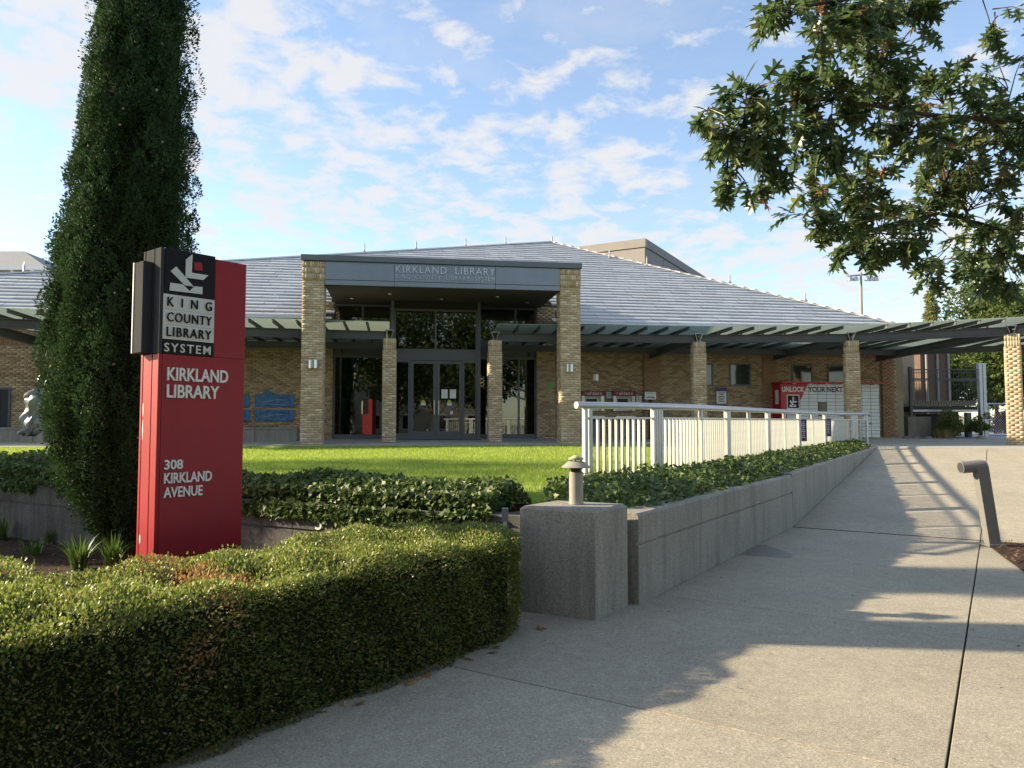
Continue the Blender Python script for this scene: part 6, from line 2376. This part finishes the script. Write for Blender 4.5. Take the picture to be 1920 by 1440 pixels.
leaf_tree('poplar_tree', (gx(1750, 75), 75, 1.0), 14.6, 0.75, 4.0, 9000, 0.22, M['poplar_leaf'], 'slim pale poplar rising above the canopy', 'poplars beyond the library', 22, columnar=True, seed=3)
leaf_tree('poplar_tree', (gx(1868, 62), 62, 1.0), 15.0, 1.5, 2.5, 14000, 0.24, M['poplar_leaf'], 'broader pale poplar behind the right-hand oak branch', 'poplars beyond the library', 26, columnar=True, seed=4)
leaf_tree('leafy_tree', (gx(1850, 50), 50, 1.0), 11.8, 3.4, 1.0, 26000, 0.22, M['far_leaf'], 'green tree behind the wire gate', 'trees beyond the library', 42, seed=5)
leaf_tree('leafy_tree', (gx(1912, 44), 44, 1.0), 9.5, 3.0, 0.8, 24000, 0.20, M['far_leaf'], 'green tree behind the last brick column', 'trees beyond the library', 40, seed=6)
leaf_tree('leafy_tree', (gx(1792, 54), 54, 1.0), 8.2, 3.0, 0.8, 18000, 0.22, M['far_leaf'], 'green tree seen over the raised deck', 'trees beyond the library', 36, seed=7)
leaf_tree('leafy_tree', (gx(2010, 50), 50, 1.0), 13.0, 4.0, 1.0, 16000, 0.28, M['far_leaf'], 'tall green tree beyond the right edge of the photo', 'trees beyond the library', 40, seed=8)
leaf_tree('red_shrub', (gx(1888, 36), 36, 1.0), 1.35, 1.0, 0.1, 5000, 0.08, M['red_leaf'], 'dark red shrub behind the wire gate', None, 18, cat_='shrub', trunk_r=0.04, seed=9)
leaf_tree('clipped_shrub', (gx(1778, 27.2), 27.2, 1.1), 1.0, 0.75, 0.05, 9000, 0.05, M['boxwood'], 'dark green shrub under the raised deck, left of its leg', 'shrubs under the deck', 20, cat_='shrub', trunk_r=0.03, seed=10)
leaf_tree('clipped_shrub', (gx(1838, 27.3), 27.3, 1.1), 0.95, 0.45, 0.05, 5000, 0.05, M['boxwood'], 'dark green shrub under the raised deck, right of its leg', 'shrubs under the deck', 14, cat_='shrub', trunk_r=0.03, seed=11)
strap_clump((gx(1768, 26.8), 26.8, 1.08), 260, 0.45, 1.2, 'dry_grass_clump', 'dry straw-coloured grass clump in front of the deck shrubs', M['dry_grass'])
# stones at the building corner
for k, (px, r) in enumerate(((1694, 0.12), (1702, 0.16), (1712, 0.12), (1722, 0.15), (1732, 0.12), (1742, 0.14), (1834, 0.2))):
    c = Vector((gx(px, 26.6), 26.6 + 0.2 * math.sin(k * 3), 1.09))
    d = rand_dirs(60)
    import bmesh
    bm = bmesh.new()
    for v in d * np.array([r, r * 0.8, r * 0.6]) * rng.uniform(0.85, 1.1, (60, 1)):
        bm.verts.new(v)
    bmesh.ops.convex_hull(bm, input=bm.verts)
    me = bpy.data.meshes.new('boulder')
    bm.to_mesh(me)
    bm.free()
    me.materials.append(M['stone_grey'] if k < 6 else M['stone_beige'])
    o = bpy.data.objects.new('boulder', me)
    o.location = c
    link(o)
    tag(o, ('dark stone touching the library corner', 'larger dark stone, second from the library corner', 'dark stone, third from the library corner', 'dark stone before the concrete deck base', 'small dark stone right of the deck base', 'dark stone nearest the dry grass clump')[k] if k < 6 else 'pale boulder at the foot of the deck posts', 'stone', 'stones at the library corner' if k < 6 else None)

# street trees on the left and behind, which shade the lawn and show in the glass
leaf_tree('street_tree', (-17.0, 14.2, 0.5), 9.5, 2.6, 3.2, 4200, 0.16, M['far_leaf'], 'street tree left of the photo whose shadow streaks the lawn', 'street trees out of view', 30, seed=21)
leaf_tree('street_tree', (-15.5, 11.0, 0.2), 7.0, 1.8, 2.6, 2600, 0.15, M['far_leaf'], 'smaller street tree left of the photo beside the planting bed', 'street trees out of view', 24, seed=22)
leaf_tree('street_tree', (-11.2, 10.4, 0.1), 4.6, 1.7, 0.4, 8000, 0.12, M['far_leaf'], 'low dense tree just left of the photo, shading the retaining wall', 'street trees out of view', 26, seed=23)
for k, (x, y, h, r) in enumerate(((-6, -9, 11, 4.2), (1.5, -12, 14, 5.0), (8.5, -9, 13, 4.6), (15.5, -4, 12, 4.4), (-13, -7, 11, 4.2), (6, -20, 18, 6.0))):
    leaf_tree('street_tree', (x, y, -0.1), h, r, 2.0, 9000, 0.30, M['far_leaf'], 'street tree behind the viewer, ' + ('left of the pale house', 'between the two front houses', 'before the wide cream house', 'nearest the right-hand house', 'farthest left of all', 'tallest, beside the wide cream house')[k], 'street trees behind the viewer', 34, seed=30 + k)

# houses across the street, behind the viewer: they show in the entrance glass
for k, (x, y, w_, h_, lab) in enumerate(((-9, -27, 12, 6.5, 'pale house across the street, seen only in the left entrance glass'), (7, -30, 14, 7.5, 'wide cream house across the street, behind the viewer'), (24, -16, 14, 7.0, 'cream house across the street, right of the viewer'))):
    ho = thing('street_house', (x, y, -0.1), lab, 'house', 'houses across the street')
    MB().wbox(x - w_ / 2, x + w_ / 2, y - 8, y, -0.1, h_).build('wall', M['cream'], ho)
    rf_ = MB()
    rf_.add([(x - w_ / 2 - 0.5, y + 0.5, h_), (x + w_ / 2 + 0.5, y + 0.5, h_), (x + w_ / 2 + 0.5, y - 8.5, h_), (x - w_ / 2 - 0.5, y - 8.5, h_), (x - w_ / 4, y - 4, h_ + 3), (x + w_ / 4, y - 4, h_ + 3)],
            [(0, 1, 5, 4), (1, 2, 5), (2, 3, 4, 5), (3, 0, 4), (3, 2, 1, 0)])
    rf_.build('roof', M['roof_grey'], ho)
    for fl in range(2):
        for c in range(4):
            xx = x - w_ / 2 + w_ * (c + 0.5) / 4
            wf = MB().wbox(xx - 0.65, xx + 0.65, y + 0.002, y + 0.06, 1.0 + fl * 3, 2.6 + fl * 3).build('window', M['white_paint'], ho)
            MB().wbox(xx - 0.55, xx + 0.55, y + 0.061, y + 0.07, 1.1 + fl * 3, 2.5 + fl * 3).build('pane', M['dark_glass'], wf)

# ------------------------------------------------------------------ small litter
n_ = 110
pp = rng.uniform(1.0, 11.5, n_)
qq = rng.uniform(-3.0, 0.9, n_)
Pl = np.array([tuple(PQ(a, b_, 0.004)) for a, b_ in zip(pp, qq)])
V, Fc = leaf_arrays(*OVAL, Pl, unit(rand_dirs(n_) * np.array([1, 1, 0.2])), unit(rand_dirs(n_) * 0.3 + np.array([0, 0, 1])), rng.uniform(0.012, 0.035, n_), 0.8)
mesh_np('fallen_leaves', V, Fc, M['chips'])['kind'] = 'stuff'
# fallen oak leaves along the foot of the hedge
n_ = 24
uu = rng.uniform(0.2, 3.9, n_)
Pl = np.array([tuple(h_cor + hd_ * u - hn_ * (HW / 2 + random.uniform(-0.06, 0.07)) + Vector((0, 0, 0.008))) for u in uu])
V, Fc = leaf_arrays(*OAK_T, Pl, unit(rand_dirs(n_) * np.array([1, 1, 0.25])), unit(rand_dirs(n_) * 0.4 + np.array([0, 0, 1])), rng.uniform(0.05, 0.11, n_))
mesh_np('fallen_leaves', V, Fc, M['boxwood_dead'])['kind'] = 'stuff'
tp = on_plane_z(1416, 1018, 0.0)
ring = [tp + Vector((0.055 * math.cos(a) * random.uniform(0.6, 1), 0.04 * math.sin(a) * random.uniform(0.6, 1), 0.004 + 0.012 * random.random())) for a in np.linspace(0, 6.28, 9)[:-1]]
b = MB()
b.v = [tuple(r) for r in ring] + [tuple(tp + Vector((0, 0, 0.03)))]
b.f = [(i, (i + 1) % 8, 8) for i in range(8)]
o = b.build('paper_scrap', M['paper'], None, origin=tp)
tag(o, 'crumpled white paper scrap beside the low ramp wall', 'litter')
ring = [on_plane_z(x, y, 0.0025) for x, y in ((1387, 1040), (1400, 1029), (1422, 1021), (1436, 1022), (1447, 1027), (1468, 1032), (1487, 1040), (1484, 1044), (1462, 1046), (1436, 1042), (1410, 1042))]
o = MB().add(ring, [tuple(range(11))]).build('damp_patch', M['puddle'], None, recalc=False)
o['kind'] = 'stuff'
